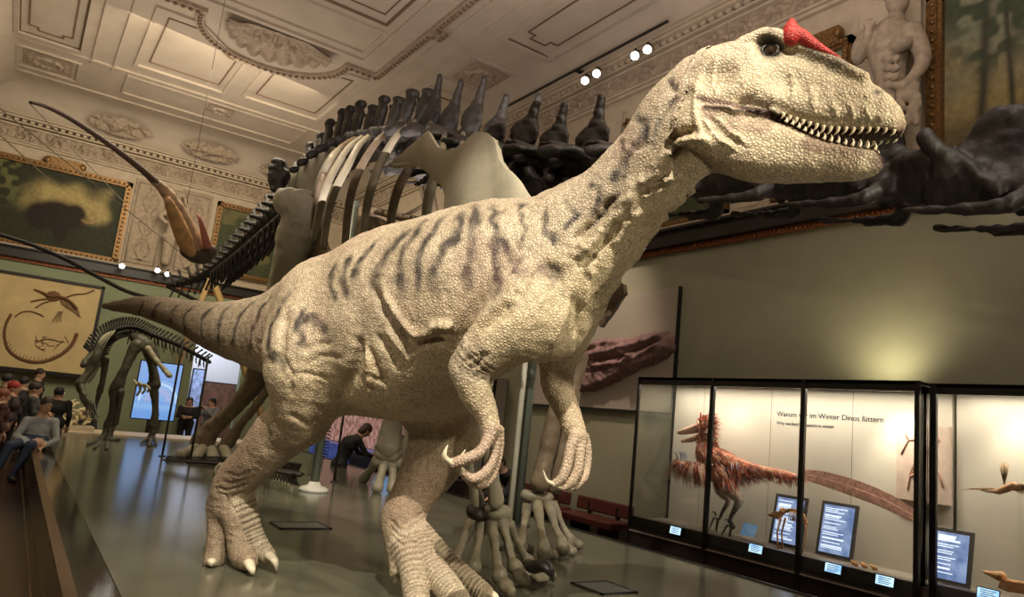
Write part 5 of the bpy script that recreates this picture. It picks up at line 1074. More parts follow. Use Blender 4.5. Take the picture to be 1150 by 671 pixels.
# ------------------------------------------------------------------ the mounted sauropod skeleton
m_bf = mat('foot_bone_olive', (.20, .175, .115), .5, noise=(8, .25), bump=('noise', 26, .4, .015)); m_scap = mat('shoulder_bone', (.46, .42, .31), .5, noise=(4, .12), bump=('noise', 20, .25, .015)); m_bd = mat('dark_bone', (.018, .014, .011), .55, noise=(6, .35), bump=('noise', 22, .35, .02)); m_bl = mat('pale_bone', (.27, .24, .17), .5, noise=(5, .18), bump=('noise', 26, .3, .015)); m_bm = mat('brown_bone', (.17, .125, .08), .5, noise=(7, .25), bump=('noise', 24, .3, .015))
dip = thing('sauropod_skeleton', 'huge dark mounted sauropod skeleton standing behind the striped model', 'skeleton', (3.8, 9.0, 0))
def put(me, name, M, parent):
    o = bpy.data.objects.new(name, me); COL.objects.link(o); o.parent = parent; w = np.array(parent.location); M = np.array(M, float); M[:3, 3] -= w; o.matrix_basis = Matrix(M.tolist()); return o
def frame(pos, fwd, s=(1, 1, 1), up=(0, 0, 1)):
    f = nrm(fwd); r = nrm(np.cross(f, up)); u = np.cross(r, f); M = np.eye(4); M[:3, 0] = f*s[0]; M[:3, 1] = -r*s[1]; M[:3, 2] = u*s[2]; M[:3, 3] = pos; return M
def tmpl(prims_, h, m):
    v, q = quick_sdf(prims_, h); v = v+normals(v, q)*((vnoise(v, 9, 7)-.5)*.022+(vnoise(v, 22, 8)-.5)*.022)[:, None]; o = mesh_obj('template', v, q, m, smooth=True); me = o.data; bpy.data.objects.remove(o); return me
# templates: local x forward, y sideways, z up
dors = [limb([[-.16, 0, 0, .15], [.0, 0, 0, .12], [.16, 0, 0, .15]], k=.04), limb([[0, 0, .12, .10], [.02, 0, .35, .07], [.03, 0, .5, .06]], k=.05), ellp((.04, 0, .56), (.13, .06, .18), k=.03), ellp((.05, 0, .71), (.12, .08, .05), k=.02), limb([[.02, 0, .2, .08], [-.18, 0, .30, .045]], n=1, k=.04), rc((-.05, 0, .45), (-.16, 0, .62), .04, .03, k=.05), limb([[.1, 0, .2, .06], [.2, 0, .24, .03]], n=1, k=.03)]
for s in (1, -1): dors += [limb([[0, .06*s, .12, .07], [0, .24*s, .14, .05], [0, .38*s, .10, .055]], k=.04), limb([[0, .08*s, .06, .05], [0, .22*s, .12, .035]], n=1, k=.03)]
T_dors = tmpl(dors, .022, m_bd); T_dors.name = 'dorsal'
dor2 = [limb([[-.20, 0, 0, .17], [.0, 0, 0, .13], [.20, 0, 0, .17]], k=.05), limb([[.04, 0, .10, .13], [.02, 0, .30, .09], [.0, 0, .55, .055], [-.02, 0, .84, .024]], k=.05), ellp((-.02, 0, .34), (.20, .045, .20), k=.04)]
for s in (1, -1): dor2 += [ellp((0, .26*s, .10), (.20, .20, .05), np.array([[1, 0, 0], nrm((0, 1, .1*s)), nrm((0, -.1*s, 1))]), k=.05), limb([[.12, .1*s, .05, .06], [.16, .34*s, .06, .05], [.05, .46*s, .0, .06]], k=.03), limb([[-.14, .1*s, -.02, .05], [-.10, .30*s, -.12, .045], [.0, .34*s, -.22, .04]], n=1, k=.03), dict(ellp((.08, .16*s, .12), .06, k=.03), neg=True)]
T_dor2 = tmpl(dor2, .022, m_bd); T_dor2.name = 'dorsal_front'
cerv = [limb([[-.36, 0, 0, .15], [-.1, 0, .0, .11], [.2, 0, 0, .11], [.38, 0, .02, .13]], k=.05), ellp((-.10, 0, .20), (.24, .055, .20), k=.05), limb([[-.3, 0, .14, .055], [.3, 0, .12, .05]], n=1, k=.05)]
for s in (1, -1): cerv += [limb([[-.3, .10*s, .05, .06], [-.42, .15*s, .14, .05], [-.48, .15*s, .20, .045]], k=.05), limb([[.2, .09*s, .08, .05], [.42, .13*s, .10, .045]], n=1, k=.04),
                           limb([[.15, .08*s, -.03, .05], [.1, .19*s, -.14, .045], [-.1, .2*s, -.17, .03], [-.5, .19*s, -.19, .014]], k=.04), limb([[-.2, .07*s, -.02, .05], [.15, .10*s, -.05, .045]], n=1, k=.04), limb([[-.3, .10*s, .1, .03], [.0, .14*s, -.08, .028]], n=1, k=.03)]
T_cerv = tmpl(cerv, .018, m_bd)
caud = [limb([[-.15, 0, 0, .13], [.0, 0, 0, .10], [.15, 0, 0, .13]], k=.04), limb([[0, 0, .1, .06], [-.1, 0, .32, .045], [-.16, 0, .46, .05]], k=.04), limb([[0, .04, -.12, .035], [-.14, 0, -.38, .03], [-.2, 0, -.46, .035]], k=.03)]
for s in (1, -1): caud.append(limb([[0, .08*s, .02, .05], [0, .26*s, .0, .035]], n=1, k=.03))
T_caud = tmpl(caud, .02, m_bd)
# spine path (from the hips forward)
fw = catmull(np.array([(3.85, 13.1, 5.02), (3.85, 11.6, 5.08), (3.82, 10.2, 4.98), (3.8, 8.7, 4.66), (3.8, 7.3, 4.25), (3.8, 6.1, 3.78), (3.82, 5.0, 3.42), (3.85, 3.9, 3.14), (3.87, 2.9, 2.90), (3.88, 1.9, 2.66), (3.9, .9, 2.42), (3.9, -.2, 2.15)]), 16)
def along(path, ds):
    L_ = np.r_[0, np.cumsum(np.linalg.norm(np.diff(path, axis=0), axis=1))]; s_ = 0; out = []
    while s_ < L_[-1]:
        p = np.array([np.interp(s_, L_, path[:, i]) for i in range(3)]); p2 = np.array([np.interp(min(s_+.05, L_[-1]), L_, path[:, i]) for i in range(3)]); out.append((p, nrm(p2-p+1e-9*V(0, -1, 0)), s_)); s_ += ds(p, s_)
    return out
vs_ = along(fw, lambda p, s_: .47 if s_ < 5.2 else .60 if s_ < 9.4 else .72)
for i, (p, f, s_) in enumerate(vs_):
    rv = random.Random(i*7+1).uniform
    if s_ < 5.0: k = rv(.95, 1.12); zs = (1.25 if s_ < 2.6 else 1.05); put(T_dors, 'vertebra', frame(p, f+V(rv(-.08, .08), 0, rv(-.1, .1)), (1.15*k, 1.1, zs*k)), dip)
    elif s_ < 9.3: k = rv(.92, 1.1); put(T_dor2, 'vertebra', frame(p+V(0, 0, .05), f+V(rv(-.06, .06), 0, rv(-.1, .1)), (1.15*k, 1.15, (1.0 if s_ < 6.4 else .80)*k)), dip)
    else: sc_ = 1.2 if s_ < 10.4 else 1.0; put(T_cerv, 'neck_vertebra', frame(p, f, (sc_*.85, sc_*1.05, sc_*1.05)), dip)
for i, (p, f, s_) in enumerate(vs_):
    rv = random.Random(i*7+5).uniform
    if 4.6 < s_ < 9.3: put(T_cerv, 'neck_rib', frame(p+V(0, .2, -.20), f+V(rv(-.2, .2), 0, rv(-.25, .25)), (.8, 1.5, 1.0)), dip)
# tail: runs back from the hips, drops and swings round to the left
tl = catmull(np.array([(3.85, 13.4, 4.95), (3.75, 14.6, 4.72), (3.62, 15.9, 4.36), (3.45, 17.2, 3.98), (3.2, 18.3, 3.72), (2.7, 19.0, 3.5)]), 14)
for i, (p, f, s_) in enumerate(along(tl, lambda p, s_: max(.36-.018*s_, .22))):
    k = max(1.6-.16*s_, .55); put(T_caud, 'tail_vertebra', frame(p, -f, (k*.85, k, k)), dip)
for i in range(16):
    a = catmull(np.array([(3.85, 13.4, 4.85), (3.6, 15.9, 4.25), (3.4, 17.4, 3.9)]), 10)[i+1]
    for s in (1, -1): MB().tube([a, a+V(.2*s, .1, -.25), a+V(.1*s, .25, -.62)], [.05, .045, .02], 6).build('chevron', m_bd, dip)
# whip end of the tail
wp_ = [P(232, 345, 17), P(200, 341, 15.5), P(150, 330, 13.5), P(110, 311, 11.6), P(75, 292, 10), P(35, 275, 8.6), P(-6, 262, 7.5), P(-60, 245, 6.6)]
wc_ = catmull(np.array([(2.7, 19.0, 3.5)]+[list(q) for q in wp_]), 8); wb = MB()
for i in range(len(wc_)-1):
    r = .055-.038*i/len(wc_); a, b = wc_[i], wc_[i+1]; n_ = 3
    for k in range(n_): c0 = a+(b-a)*k/n_; c1 = a+(b-a)*(k+.85)/n_; wb.tube([c0, (c0+c1)/2, c1], [r, r*.7, r], 7)
wb.build('whip_tail', m_bd, dip)
# ribs: near side (towards the camera) and far side
def ribmesh(p, f, s, ln, wdt, m):
    r = nrm(np.cross(f, (0, 0, 1)))*-1*s; b = -f
    pts = [p+V(0, 0, .25)+r*.36, p+V(0, 0, .16)+r*.72+b*.10, p+V(0, 0, -.25)+r*1.02+b*.22, p+V(0, 0, -.25-ln*.40)+r*1.10+b*.34, p+V(0, 0, -.25-ln*.75)+r*1.0+b*.42, p+V(0, 0, -.25-ln)+r*.80+b*.46]
    C_ = catmull(np.array(pts), 5); n = len(C_); MB().tube(C_, [(wdt*(.55+.5*math.sin(math.pi*i/(n-1))), .035) for i in range(n)], 8, up=tuple(f)).build('rib', m, dip)
RIB = [[(484, 138), (476, 158), (462, 185), (448, 210), (440, 240), (438, 270)], [(500, 146), (496, 170), (487, 200), (480, 230), (478, 262)], [(467, 136), (448, 150), (430, 178), (418, 208), (411, 237), (408, 272)], [(452, 136), (428, 154), (409, 181), (397, 208), (390, 243), (387, 285)],
       [(428, 144), (405, 161), (390, 188), (376, 215), (368, 245), (363, 280)], [(417, 148), (394, 163), (377, 188), (366, 212), (358, 240), (352, 270)], [(405, 152), (383, 165), (368, 187), (360, 210), (354, 235), (352, 258)], [(520, 150), (518, 180), (512, 215), (508, 250)], [(392, 158), (376, 172), (362, 195), (352, 220)]]
for i, rb in enumerate(RIB):
    n = len(rb); xs_ = np.interp(np.linspace(0, 1, n), [0, .25, .6, 1], [3.62, 3.12, 2.98, 3.12]); pts = [at(a, b, 'x', x) for (a, b), x in zip(rb, xs_)]
    for k in range(1, n): pts[k][1] = .5*pts[k][1]+.5*pts[0][1]; 
    pts = [at(a, b, 'x', x) for (a, b), x in zip(rb, xs_)]; C_ = catmull(np.array(pts), 5); m_ = len(C_)
    wv = [(.030, .040*(.7+.6*math.sin(math.pi*k/(m_-1)*.8))) for k in range(m_)]
    MB().tube(C_, wv, 8, up=(1, 0, 0)).build('rib', m_bl if i % 3 else m_bm, dip)
    C2 = C_.copy(); C2[:, 0] = 7.62-C2[:, 0]; MB().tube(C2, wv, 8, up=(1, 0, 0)).build('rib', m_bm, dip)
MB().tube([at(405, 232, 'x', 3.75), at(440, 242, 'x', 3.75), at(480, 250, 'x', 3.75)], .05, 8).build('chest_bar', m_bm, dip)
# shoulder blades
sp_px = [(438, 187), (483, 148.5), (488, 158), (494, 167.5), (504, 170), (514, 168), (524, 162), (532, 154), (540, 150), (549, 151), (556, 157), (560, 166), (563, 180), (572, 193), (582, 203), (590, 213), (597, 223), (600, 240), (590, 256), (560, 262), (530, 262), (508, 250), (502, 234), (503, 220), (499, 210), (491, 202), (481, 192), (470, 186), (456, 184), (446, 186)]
def blade(px_, x0, th, nm, m, tilt=0.0):
    pts = np.array([at(a, b, 'x', x0)[1:] for a, b in px_]); cen = pts.mean(0); me = bpy.data.meshes.new(nm); bm_ = bmesh.new()
    vv = [bm_.verts.new((x0+tilt*(q[1]-cen[1]), q[0], q[1])) for q in pts]; f = bm_.faces.new(vv); bmesh.ops.triangulate(bm_, faces=[f]); bmesh.ops.subdivide_edges(bm_, edges=bm_.edges[:], cuts=3, use_grid_fill=True)
    bm_.normal_update(); bnd = {v_ for e in bm_.edges if len(e.link_faces) == 1 for v_ in e.verts}; B_ = np.array([v_.co[:] for v_ in bnd])
    for v_ in bm_.verts:
        d = np.min(np.linalg.norm(B_-np.array(v_.co[:]), axis=1)); v_.co.x += -.06*min(d/.3, 1)**.8+.025*math.sin(v_.co.y*7)*min(d/.2, 1)
    bm_.to_mesh(me); bm_.free(); me.materials.append(m); o = bpy.data.objects.new(nm, me); COL.objects.link(o); o.parent = dip; o.location = tuple(-np.array(dip.location))
    sd = o.modifiers.new('thick', 'SOLIDIFY'); sd.thickness = th; sd.offset = 0; bv = o.modifiers.new('round', 'BEVEL'); bv.width = th*.4; bv.segments = 3; bv.limit_method = 'ANGLE'; bv.angle_limit = 1.0
    me.polygons.foreach_set('use_smooth', np.ones(len(me.polygons), bool)); return o
blade(sp_px, 2.92, .06, 'shoulder_blade', m_scap); blade([(676, 316), (692, 314), (702, 320), (703, 330), (694, 344), (685, 358), (676, 368), (673, 352), (672, 334)], 4.45, .06, 'breast_plate', m_bm)
# hips
blade([(321, 208), (330, 192), (342, 180), (352, 176), (362, 168), (374, 164), (385, 170), (390, 182), (384, 196), (372, 200), (362, 212), (346, 217), (330, 216)], 3.62, .06, 'hip_bone', mat('hip_grey', (.20, .18, .135), .5, noise=(6, .2)))
def lb(rows): return limb([list(P(a, b, d))+[r] for a, b, d, r in rows], k=.08)
m_fem = mat('femur_bone', (.34, .31, .225), .55, noise=(3, .15), bump=('noise', 16, .4, .02))
qbone('femur', [lb([(330, 226, 12.3, .33), (346, 232, 12.3, .36), (334, 262, 12.4, .34), (325, 295, 12.5, .28), (317, 330, 12.7, .27), (308, 370, 12.8, .28), (300, 400, 12.8, .34)]), lb([(318, 228, 12.3, .15), (345, 224, 12.3, .16), (362, 228, 12.3, .15)]), dict(ellp(P(341, 221, 12.3)+V(0, 0, .62), (.95, .95, .60), k=.03), neg=True)], .035, m_fem, dip)
qbone('tibia', [lb([(296, 405, 12.8, .27), (286, 430, 12.9, .19), (262, 460, 13.0, .14), (238, 482, 13.1, .17), (228, 496, 13.1, .22)])], .035, m_bm, dip)
qbone('fibula', [lb([(312, 418, 12.6, .13), (296, 445, 12.7, .08), (272, 475, 12.8, .08), (256, 497, 12.9, .14)])], .03, m_bm, dip)
qbone('tibia', [lb([(448, 395, 10.1, .24), (447, 425, 10.1, .17), (444, 455, 10.15, .13), (440, 480, 10.2, .15), (437, 500, 10.2, .19)])], .03, m_bl, dip)
qbone('femur', [lb([(415, 250, 10.4, .26), (425, 300, 10.3, .2), (440, 350, 10.2, .2), (446, 385, 10.2, .26)])], .04, m_bm, dip)
qbone('ankle_bone', [lb([(430, 508, 10.2, .13), (442, 510, 10.2, .13)])], .025, m_bl, dip)
def zP(px, py, z): q = at(px, py, 'z', z); return list(q)
for a, b in [((424, 518), (408, 538)), ((432, 520), (424, 548)), ((441, 520), (441, 549)), ((448, 520), (455, 546))]:
    e = zP(b[0], b[1], .07); qbone('foot_bone', [limb([list(P(a[0], a[1], 10.2))+[.09], list((P(a[0], a[1], 10.2)+V(*e))/2)+[.055], e+[.08]], k=.03)], .022, m_bl, dip)
for a, b in [((222, 503), (203, 511)), ((228, 504), (219, 515)), ((238, 505), (238, 517)), ((250, 503), (256, 516))]:
    e = zP(b[0], b[1], .07); qbone('foot_bone', [limb([list(P(a[0], a[1], 13.1))+[.10], e+[.08]], n=1, k=.03)], .03, m_bl, dip)
# forelimbs
def bonecol(pts, m, nm='metacarpal', h=.012): return qbone(nm, [limb([list(P(a, b, d))+[r] for a, b, d, r in pts], k=.02)], h, m, dip)
qbone('humerus', [lb([(566, 250, 5.75, .13), (560, 300, 5.7, .10), (556, 350, 5.65, .085), (550, 395, 5.6, .12)])], .025, m_bl, dip)
qbone('radius', [lb([(548, 400, 5.55, .09), (542, 460, 5.55, .06), (551, 520, 5.5, .05), (557, 564, 5.5, .062)])], .02, m_bl, dip)
qbone('ulna', [lb([(540, 400, 5.7, .11), (525, 470, 5.7, .06), (530, 530, 5.6, .045), (537, 566, 5.6, .058)])], .02, m_bl, dip)
for i, (a, b, m) in enumerate([((531, 574), (542, 577), m_bd), ((546, 573), (566, 577), m_bl)]):
    qbone('wrist_bone', [limb([list(P(a[0], a[1], 5.6))+[.055], list(P(b[0], b[1], 5.6))+[.06]], n=1, k=.02), ellp(P((a[0]+b[0])/2, a[1]+4, 5.55), (.07, .07, .05), k=.03)], .014, m, dip)
FD = lambda px, py: (at(px, py, 'z', .06)-CAM)@CF
for (a, b, t1, r) in [((529, 590, 5.75), (508, 634), (503, 641), .046), ((541, 588, 5.6), (532, 640), (529, 655), .043), ((552, 588, 5.55), (561, 650), (568, 662), .043), ((564, 588, 5.55), (578, 640), (585, 652), .043), ((572, 590, 5.6), (592, 632), (600, 640), .037)]:
    db = FD(*b)*.985+.02; bonecol([(a[0], a[1], a[2], r*1.25), (a[0]*.8+b[0]*.2, a[1]*.8+b[1]*.2, a[2]*.8+db*.2, r*.9), ((a[0]+b[0])/2, (a[1]+b[1])/2, (a[2]+db)/2, r*.72), (a[0]*.2+b[0]*.8, a[1]*.2+b[1]*.8, a[2]*.2+db*.8, r*.85), (b[0], b[1]-3, db, r*1.35)], m_bf)
    e = at(t1[0], t1[1]-3, 'z', .07); qbone('phalanx', [ellp(e, (.052, .058, .05), k=.03), ellp(e+nrm(V(*(P(b[0], b[1], db)-e)))*.07, (.045, .05, .045), k=.04), ellp(e+V(.0, -.06, -.012), (.035, .04, .036), k=.03)], .010, m_bf, dip)
for px, py in [(590, 650), (603, 654), (612, 650)]:
    e = at(px, py-5, 'z', .055); qbone('phalanx', [ellp(e, (.045, .045, .042), k=.03), ellp(e+V(.05, -.02, -.01), (.036, .036, .034), k=.03)], .010, m_bf, dip)
cl_ = catmull(np.array([at(600, 637, 'z', .16), at(611, 636, 'z', .20), at(619, 643, 'z', .16), at(621, 654, 'z', .03)]), 6); MB().tube(cl_, [(.075*(1-(i/18)**1.6)+.004, .045*(1-(i/18)**1.5)+.003) for i in range(19)], 12).build('claw', m_dark, dip)
qbone('ulna', [lb([(642, 300, 6.9, .11), (636, 400, 6.85, .09), (628, 450, 6.8, .075), (618, 490, 6.8, .085), (611, 520, 6.78, .085), (607, 541, 6.75, .10)])], .022, m_bm, dip)
qbone('radius', [lb([(652, 400, 7.0, .08), (640, 460, 6.95, .055), (630, 510, 6.9, .06), (624, 545, 6.9, .09)])], .02, m_bm, dip)
for a, b in [((590, 556), (600, 558)), ((603, 557), (616, 560))]: qbone('wrist_bone', [limb([list(P(a[0], a[1], 6.8))+[.05], list(P(b[0], b[1], 6.8))+[.052]], n=1, k=.02)], .014, m_bf, dip)
for (a, b, r) in [((592, 568, 6.85), (585, 615), .042), ((604, 568, 6.75), (611, 621), .045), ((616, 567, 6.75), (632, 617), .042), ((622, 568, 6.8), (640, 610), .036)]:
    db = (at(b[0], b[1], 'z', .10)-CAM)@CF; bonecol([(a[0], a[1], a[2], r*1.3), ((a[0]+b[0])/2, (a[1]+b[1])/2, (a[2]+db)/2, r*.72), (b[0], b[1]-6, db, r*1.1), (b[0], b[1], db, r*1.5)], m_bf, h=.013)
    e = at(b[0]+2, b[1]-1, 'z', .06); qbone('phalanx', [ellp(e, (.062, .066, .055), k=.03), ellp(e+V(.02, -.08, -.01), (.05, .055, .045), k=.03)], .012, m_bf, dip)
MB().rod((3.98, 13.0, .0), (3.98, 13.0, 4.9), .06, 12).build('steel_post', m_pole, dip)
# dark spiky bone above the hip bone
qbone('sacral_spine', [ellp(P(313, 198, 13), (.18, .2, .32), k=.04)]+[ellp(P(313+random.Random(i).uniform(-8, 8), 198+random.Random(i+50).uniform(-18, 18), 12.9), (.09, .09, .07), k=.02) for i in range(16)], .03, m_bd, dip)
for i in range(7):
    a = P(338+i*4, 236+i*9, 13.6+.2*(i % 3)); MB().tube(catmull(np.array([a, a+V(.25, .1, .05), a+V(.35, .2, -.35)]), 3), [.07, .06, .05, .05, .04, .04, .05], 6).build('sacral_rib', m_bd, dip)
blade([(352, 212), (362, 216), (366, 240), (362, 262), (372, 285), (360, 300), (340, 312), (333, 300), (350, 285), (352, 262), (350, 238)], 3.9, .07, 'lower_hip_bone', m_bm)
# wooden trestle under the tail
tr = thing('trestle', 'yellowish wooden A-frame trestle under the sauropod tail', 'trestle', (3.3, 17.6, FZ)); tb_ = MB(); ap_ = P(237, 309, 18.6)
for px, py in [(224, 345), (250, 345)]:
    e = P(px, py, 18.6); d = (e-ap_); e2 = ap_+d*((ap_[2]-FZ)/max(ap_[2]-e[2], .1)); MB().tube([ap_, V(e2[0], e2[1], FZ+.0)], .09, 4).build('leg', mat('trestle_wood', (.50, .34, .14), .5), tr)
# ------------------------------------------------------------------ people
def figure(name_label, J, top, trousers, hair, hairlen=.0, skin=(.46, .27, .18), group=None, extra=None, hatc=None, face=None, h=.014, hair_on=True):
    """J: joints dict of world points. head centre 'h', facing vector 'f', neck 'n', chest 'c', pelvis 'p', shoulders sl sr, elbows el er, hands hl hr, hips, knees kl kr, feet fl fr"""
    J = {k: V(*v) for k, v in J.items()}; f = nrm(J['f']); up = nrm(J['h']-J['n']); sd = nrm(np.cross(f, up)); f = nrm(np.cross(up, sd)); A_ = np.array([f, sd, up]); hc = J['h']
    def R_(p, r): return list(p)+[r]
    pr_ = [ellp(hc+up*.015, (.098, .076, .118), A_, k=.03), ellp(hc+f*.03-up*.06, (.06, .052, .055), A_, k=.03), limb([R_(J['n']-up*.02, .062), R_(hc-up*.07-f*.01, .052)], n=1, k=.03),
           ellp(hc+f*.098-up*.012, (.022, .014, .026), A_, k=.012), ellp(hc+sd*.078-up*.01-f*.01, (.018, .012, .03), A_, k=.008), ellp(hc-sd*.078-up*.01-f*.01, (.018, .012, .03), A_, k=.008), ellp(hc+f*.088-up*.062, (.012, .026, .008), A_, k=.006)]
    for s in (1, -1): pr_.append(dict(ellp(hc+f*.092+sd*.032*s+up*.018, (.014, .018, .010), A_, k=.012), neg=True))
    cs = nrm(J['sr']-J['sl']); bk = nrm(J['n']-J['p'])
    pr_ += [limb([R_(J['p'], .135), R_(J['p']*.5+J['c']*.5, .125), R_(J['c'], .145)], k=.06), ellp(J['c']-cs*.07, .11, k=.06), ellp(J['c']+cs*.07, .11, k=.06), ellp(J['p']-cs*.07, .12, k=.06), ellp(J['p']+cs*.07, .12, k=.06),
            limb([R_(J['c'], .11), R_(J['n']-bk*.02, .065)], n=1, k=.06), limb([R_(J['sl'], .062), R_(J['n']-bk*.06, .06)], n=1, k=.05), limb([R_(J['sr'], .062), R_(J['n']-bk*.06, .06)], n=1, k=.05)]
    for s in 'lr':
        pr_ += [limb([R_(J['s'+s], .064), R_((J['s'+s]+J['e'+s])/2, .056), R_(J['e'+s], .046)], n=1, k=.03), limb([R_(J['e'+s], .046), R_(J['e'+s]*.6+J['h'+s]*.4, .042), R_(J['h'+s], .027)], n=1, k=.02)]
        pv = J['p']+cs*(.09 if s == 'r' else -.09)
        if 'k'+s in J: pr_ += [limb([R_(pv, .105), R_((pv+J['k'+s])/2, .085), R_(J['k'+s], .063)], n=1, k=.04), limb([R_(J['k'+s], .063), R_(J['k'+s]*.65+J['f'+s]*.35, .058), R_(J['f'+s]+V(0, 0, .06), .042)], n=1, k=.03), ]
        if 'k'+s in J: ff = nrm(V(f[0], f[1], 0)); pr_ += [limb([R_(J['f'+s]-ff*.04+V(0, 0, .05), .042), R_(J['f'+s]+ff*.12+V(0, 0, .035), .036)], n=1, k=.02)]
    v1, q1 = quick_sdf(pr_, h); vv, qq = [v1], [q1]; n0 = len(v1)
    for s in 'lr':
        fd_ = nrm(J['h'+s]-J['e'+s]); sdv = nrm(np.cross(fd_, V(.3, .2, 1))); nr = np.cross(sdv, fd_); w = J['h'+s]; hp_ = [limb([R_(w-fd_*.02, .027), R_(w+fd_*.045, .032)], n=1, k=.01), ellp(w+fd_*.055, (.036, .036, .018), np.array([fd_, sdv, nr]), k=.012)]
        for i, (o_, L_) in enumerate([(-.028, .062), (-.010, .072), (.010, .068), (.027, .052)]): b_ = w+fd_*.08+sdv*o_; hp_.append(limb([R_(b_, .0095), R_(b_+fd_*L_*.5-nr*.006, .009), R_(b_+fd_*L_*.85-nr*.025, .0075)], n=1, k=.004))
        hp_.append(limb([R_(w+fd_*.03-sdv*.03, .011), R_(w+fd_*.065-sdv*.055-nr*.01, .0095), R_(w+fd_*.09-sdv*.058-nr*.02, .008)], n=1, k=.006))
        v2, q2 = quick_sdf(hp_, .005, .02); vv.append(v2); qq.append(q2+n0); n0 += len(v2)
    v = np.concatenate(vv); q = np.concatenate(qq)
    axd = (v-J['n'])@bk; c = np.tile(np.array(top), (len(v), 1)); pel = (v-J['p'])@bk
    if 'kl' in J: 
        lg = np.zeros(len(v), bool); 
        for s in 'lr':
            d, t_ = polydist(v, np.array([J['p'], J['k'+s], J['f'+s]]), .25); lg |= (d < .2) & (t_ > .06) & (pel < .10)
        da = np.minimum(polydist(v, np.array([J['sl'], J['el'], J['hl']]), .2)[0], polydist(v, np.array([J['sr'], J['er'], J['hr']]), .2)[0]); c[lg & (da > .07)] = trousers
    hd = np.linalg.norm(v-hc, axis=1); skinm = (hd < .19) & (((v-J['n'])@up) > -.0); c[skinm] = skin
    for s in 'lr': c[(np.linalg.norm(v-J['h'+s], axis=1) < .16) & (((v-J['h'+s])@nrm(J['h'+s]-J['e'+s])) > -.005)] = skin
    for s in (1, -1): dd = np.linalg.norm(v-(hc+f*.088+sd*.032*s+up*.018), axis=1); c = mix(c, (.04, .02, .015), np.exp(-(dd/.013)**2)*.9)
    c = mix(c, (.30, .10, .08), np.exp(-(np.linalg.norm(v-(hc+f*.09-up*.062), axis=1)/.018)**2)*.7)
    if 'fl' in J:
        for s in 'lr': c[(np.linalg.norm(v-J['f'+s], axis=1) < .17) & (v[:, 2] < J['f'+s][2]+.09)] = (.02, .018, .016)
    t = thing('person', name_label, 'person', (J['p'][0], J['p'][1], min(J['fl'][2], J['fr'][2]) if 'fl' in J else J['p'][2]-.2), group)
    painted('body', v, c, q, m_cloth, t)
    hp2 = [ellp(hc+up*.045-f*.018, (.108, .088, .098), A_, k=.02), dict(ellp(hc+f*.085-up*.03, (.075, .07, .085), A_, k=.02), neg=True)]
    if hairlen: hp2.insert(1, ellp(hc-f*.045-up*hairlen*.5, (.07, .095, .06+hairlen*.6), A_, k=.03))
    v, q = quick_sdf(hp2, .010); v = v+((vnoise(v, 60, 3)-.5)*.012)[:, None]*up; mesh_obj('cap' if hatc else 'hair', v, q, mat('hair', hatc or hair, .6, bump=('noise', 90, .6, .01)), t, smooth=True)
    return t
m_cloth = mat('clothing', rough=.8, attr='pigment', noise=(12, .12), bump=('noise', 18, .4, .02))
def UPR(x, y, fdir, hgt=1.72, arms='down', seat=None):
    "upright joints for a standing person at (x, y) facing fdir"
    f = nrm(V(fdir[0], fdir[1], 0)); s_ = np.cross(f, V(0, 0, 1)); b = V(x, y, FZ); k = hgt/1.72; z = lambda q: V(0, 0, q*k)
    J = dict(h=b+z(1.60), f=f, n=b+z(1.46)-f*.02, c=b+z(1.26), p=b+z(.95), sl=b+z(1.40)-s_*.19, sr=b+z(1.40)+s_*.19, kl=b+z(.50)-s_*.10+f*.02, kr=b+z(.50)+s_*.10+f*.02, fl=b-s_*.11, fr=b+s_*.11)
    if arms == 'down': J.update(el=b+z(1.12)-s_*.25-f*.03, er=b+z(1.12)+s_*.25-f*.03, hl=b+z(.88)-s_*.24+f*.06, hr=b+z(.88)+s_*.24+f*.06)
    elif arms == 'up': J.update(el=b+z(1.18)-s_*.24+f*.12, er=b+z(1.18)+s_*.24+f*.12, hl=b+z(1.42)-s_*.06+f*.30, hr=b+z(1.42)+s_*.06+f*.30)
    else: J.update(el=b+z(1.14)-s_*.23+f*.06, er=b+z(1.14)+s_*.23+f*.06, hl=b+z(1.12)-s_*.02+f*.25, hr=b+z(1.14)+s_*.04+f*.25)
    return J
BLK = (.015, .013, .014)
def hx_(px, py, d): q = P(px, py, d); return q
def stand(px, py, d, fdir, label, top, tr_, hair, arms='down', **kw):
    "standing person whose head is seen at px,py at distance d: height follows from the floor"
    q = P(px, py, d); hgt = (q[2]-FZ)/1.60*1.72; return figure(label, UPR(q[0], q[1], fdir, hgt, arms), top, tr_, hair, **kw)
stand(213, 452, 19.0, (-.2, -1), 'long-haired person in a long black coat with folded hands, left of the bright doorway', BLK, BLK, (.03, .015, .01), 'fold', hairlen=.16)
stand(238, 453, 18.6, (-.8, -.6), 'person in a grey shirt raising a phone before the bright doorway', (.20, .20, .22), (.02, .02, .03), (.02, .012, .01), 'up', hairlen=.03)
ph = bpy.data.objects[-1] if False else None
stand(45, 421, 16.6, (.9, -.3), 'dark-haired person in black standing below the framed fossil panel', BLK, BLK, (.025, .015, .012))
stand(40, 438, 12.8, (1, -.1), 'person in a dark grey jacket standing right behind the seated one', (.05, .055, .055), BLK, (.03, .018, .012), 'fold')
stand(9, 428, 13.6, (.7, .5), 'dark figure at the left edge of the crowd below the fossil panel', (.03, .022, .022), BLK, (.015, .012, .012))
stand(16, 437, 13.0, (.8, -.2), 'person with a red knitted cap in the crowd at the left edge', (.05, .03, .03), BLK, (.02, .012, .012), hatc=(.30, .02, .015))
stand(27, 431, 14.5, (.5, .8), 'black-haired person seen from behind in the left crowd', (.02, .018, .02), BLK, (.015, .01, .01))
stand(66, 443, 13.7, (.2, 1), 'person with black hair seen from behind, right of the seated hoodie wearer', BLK, BLK, (.012, .01, .01))
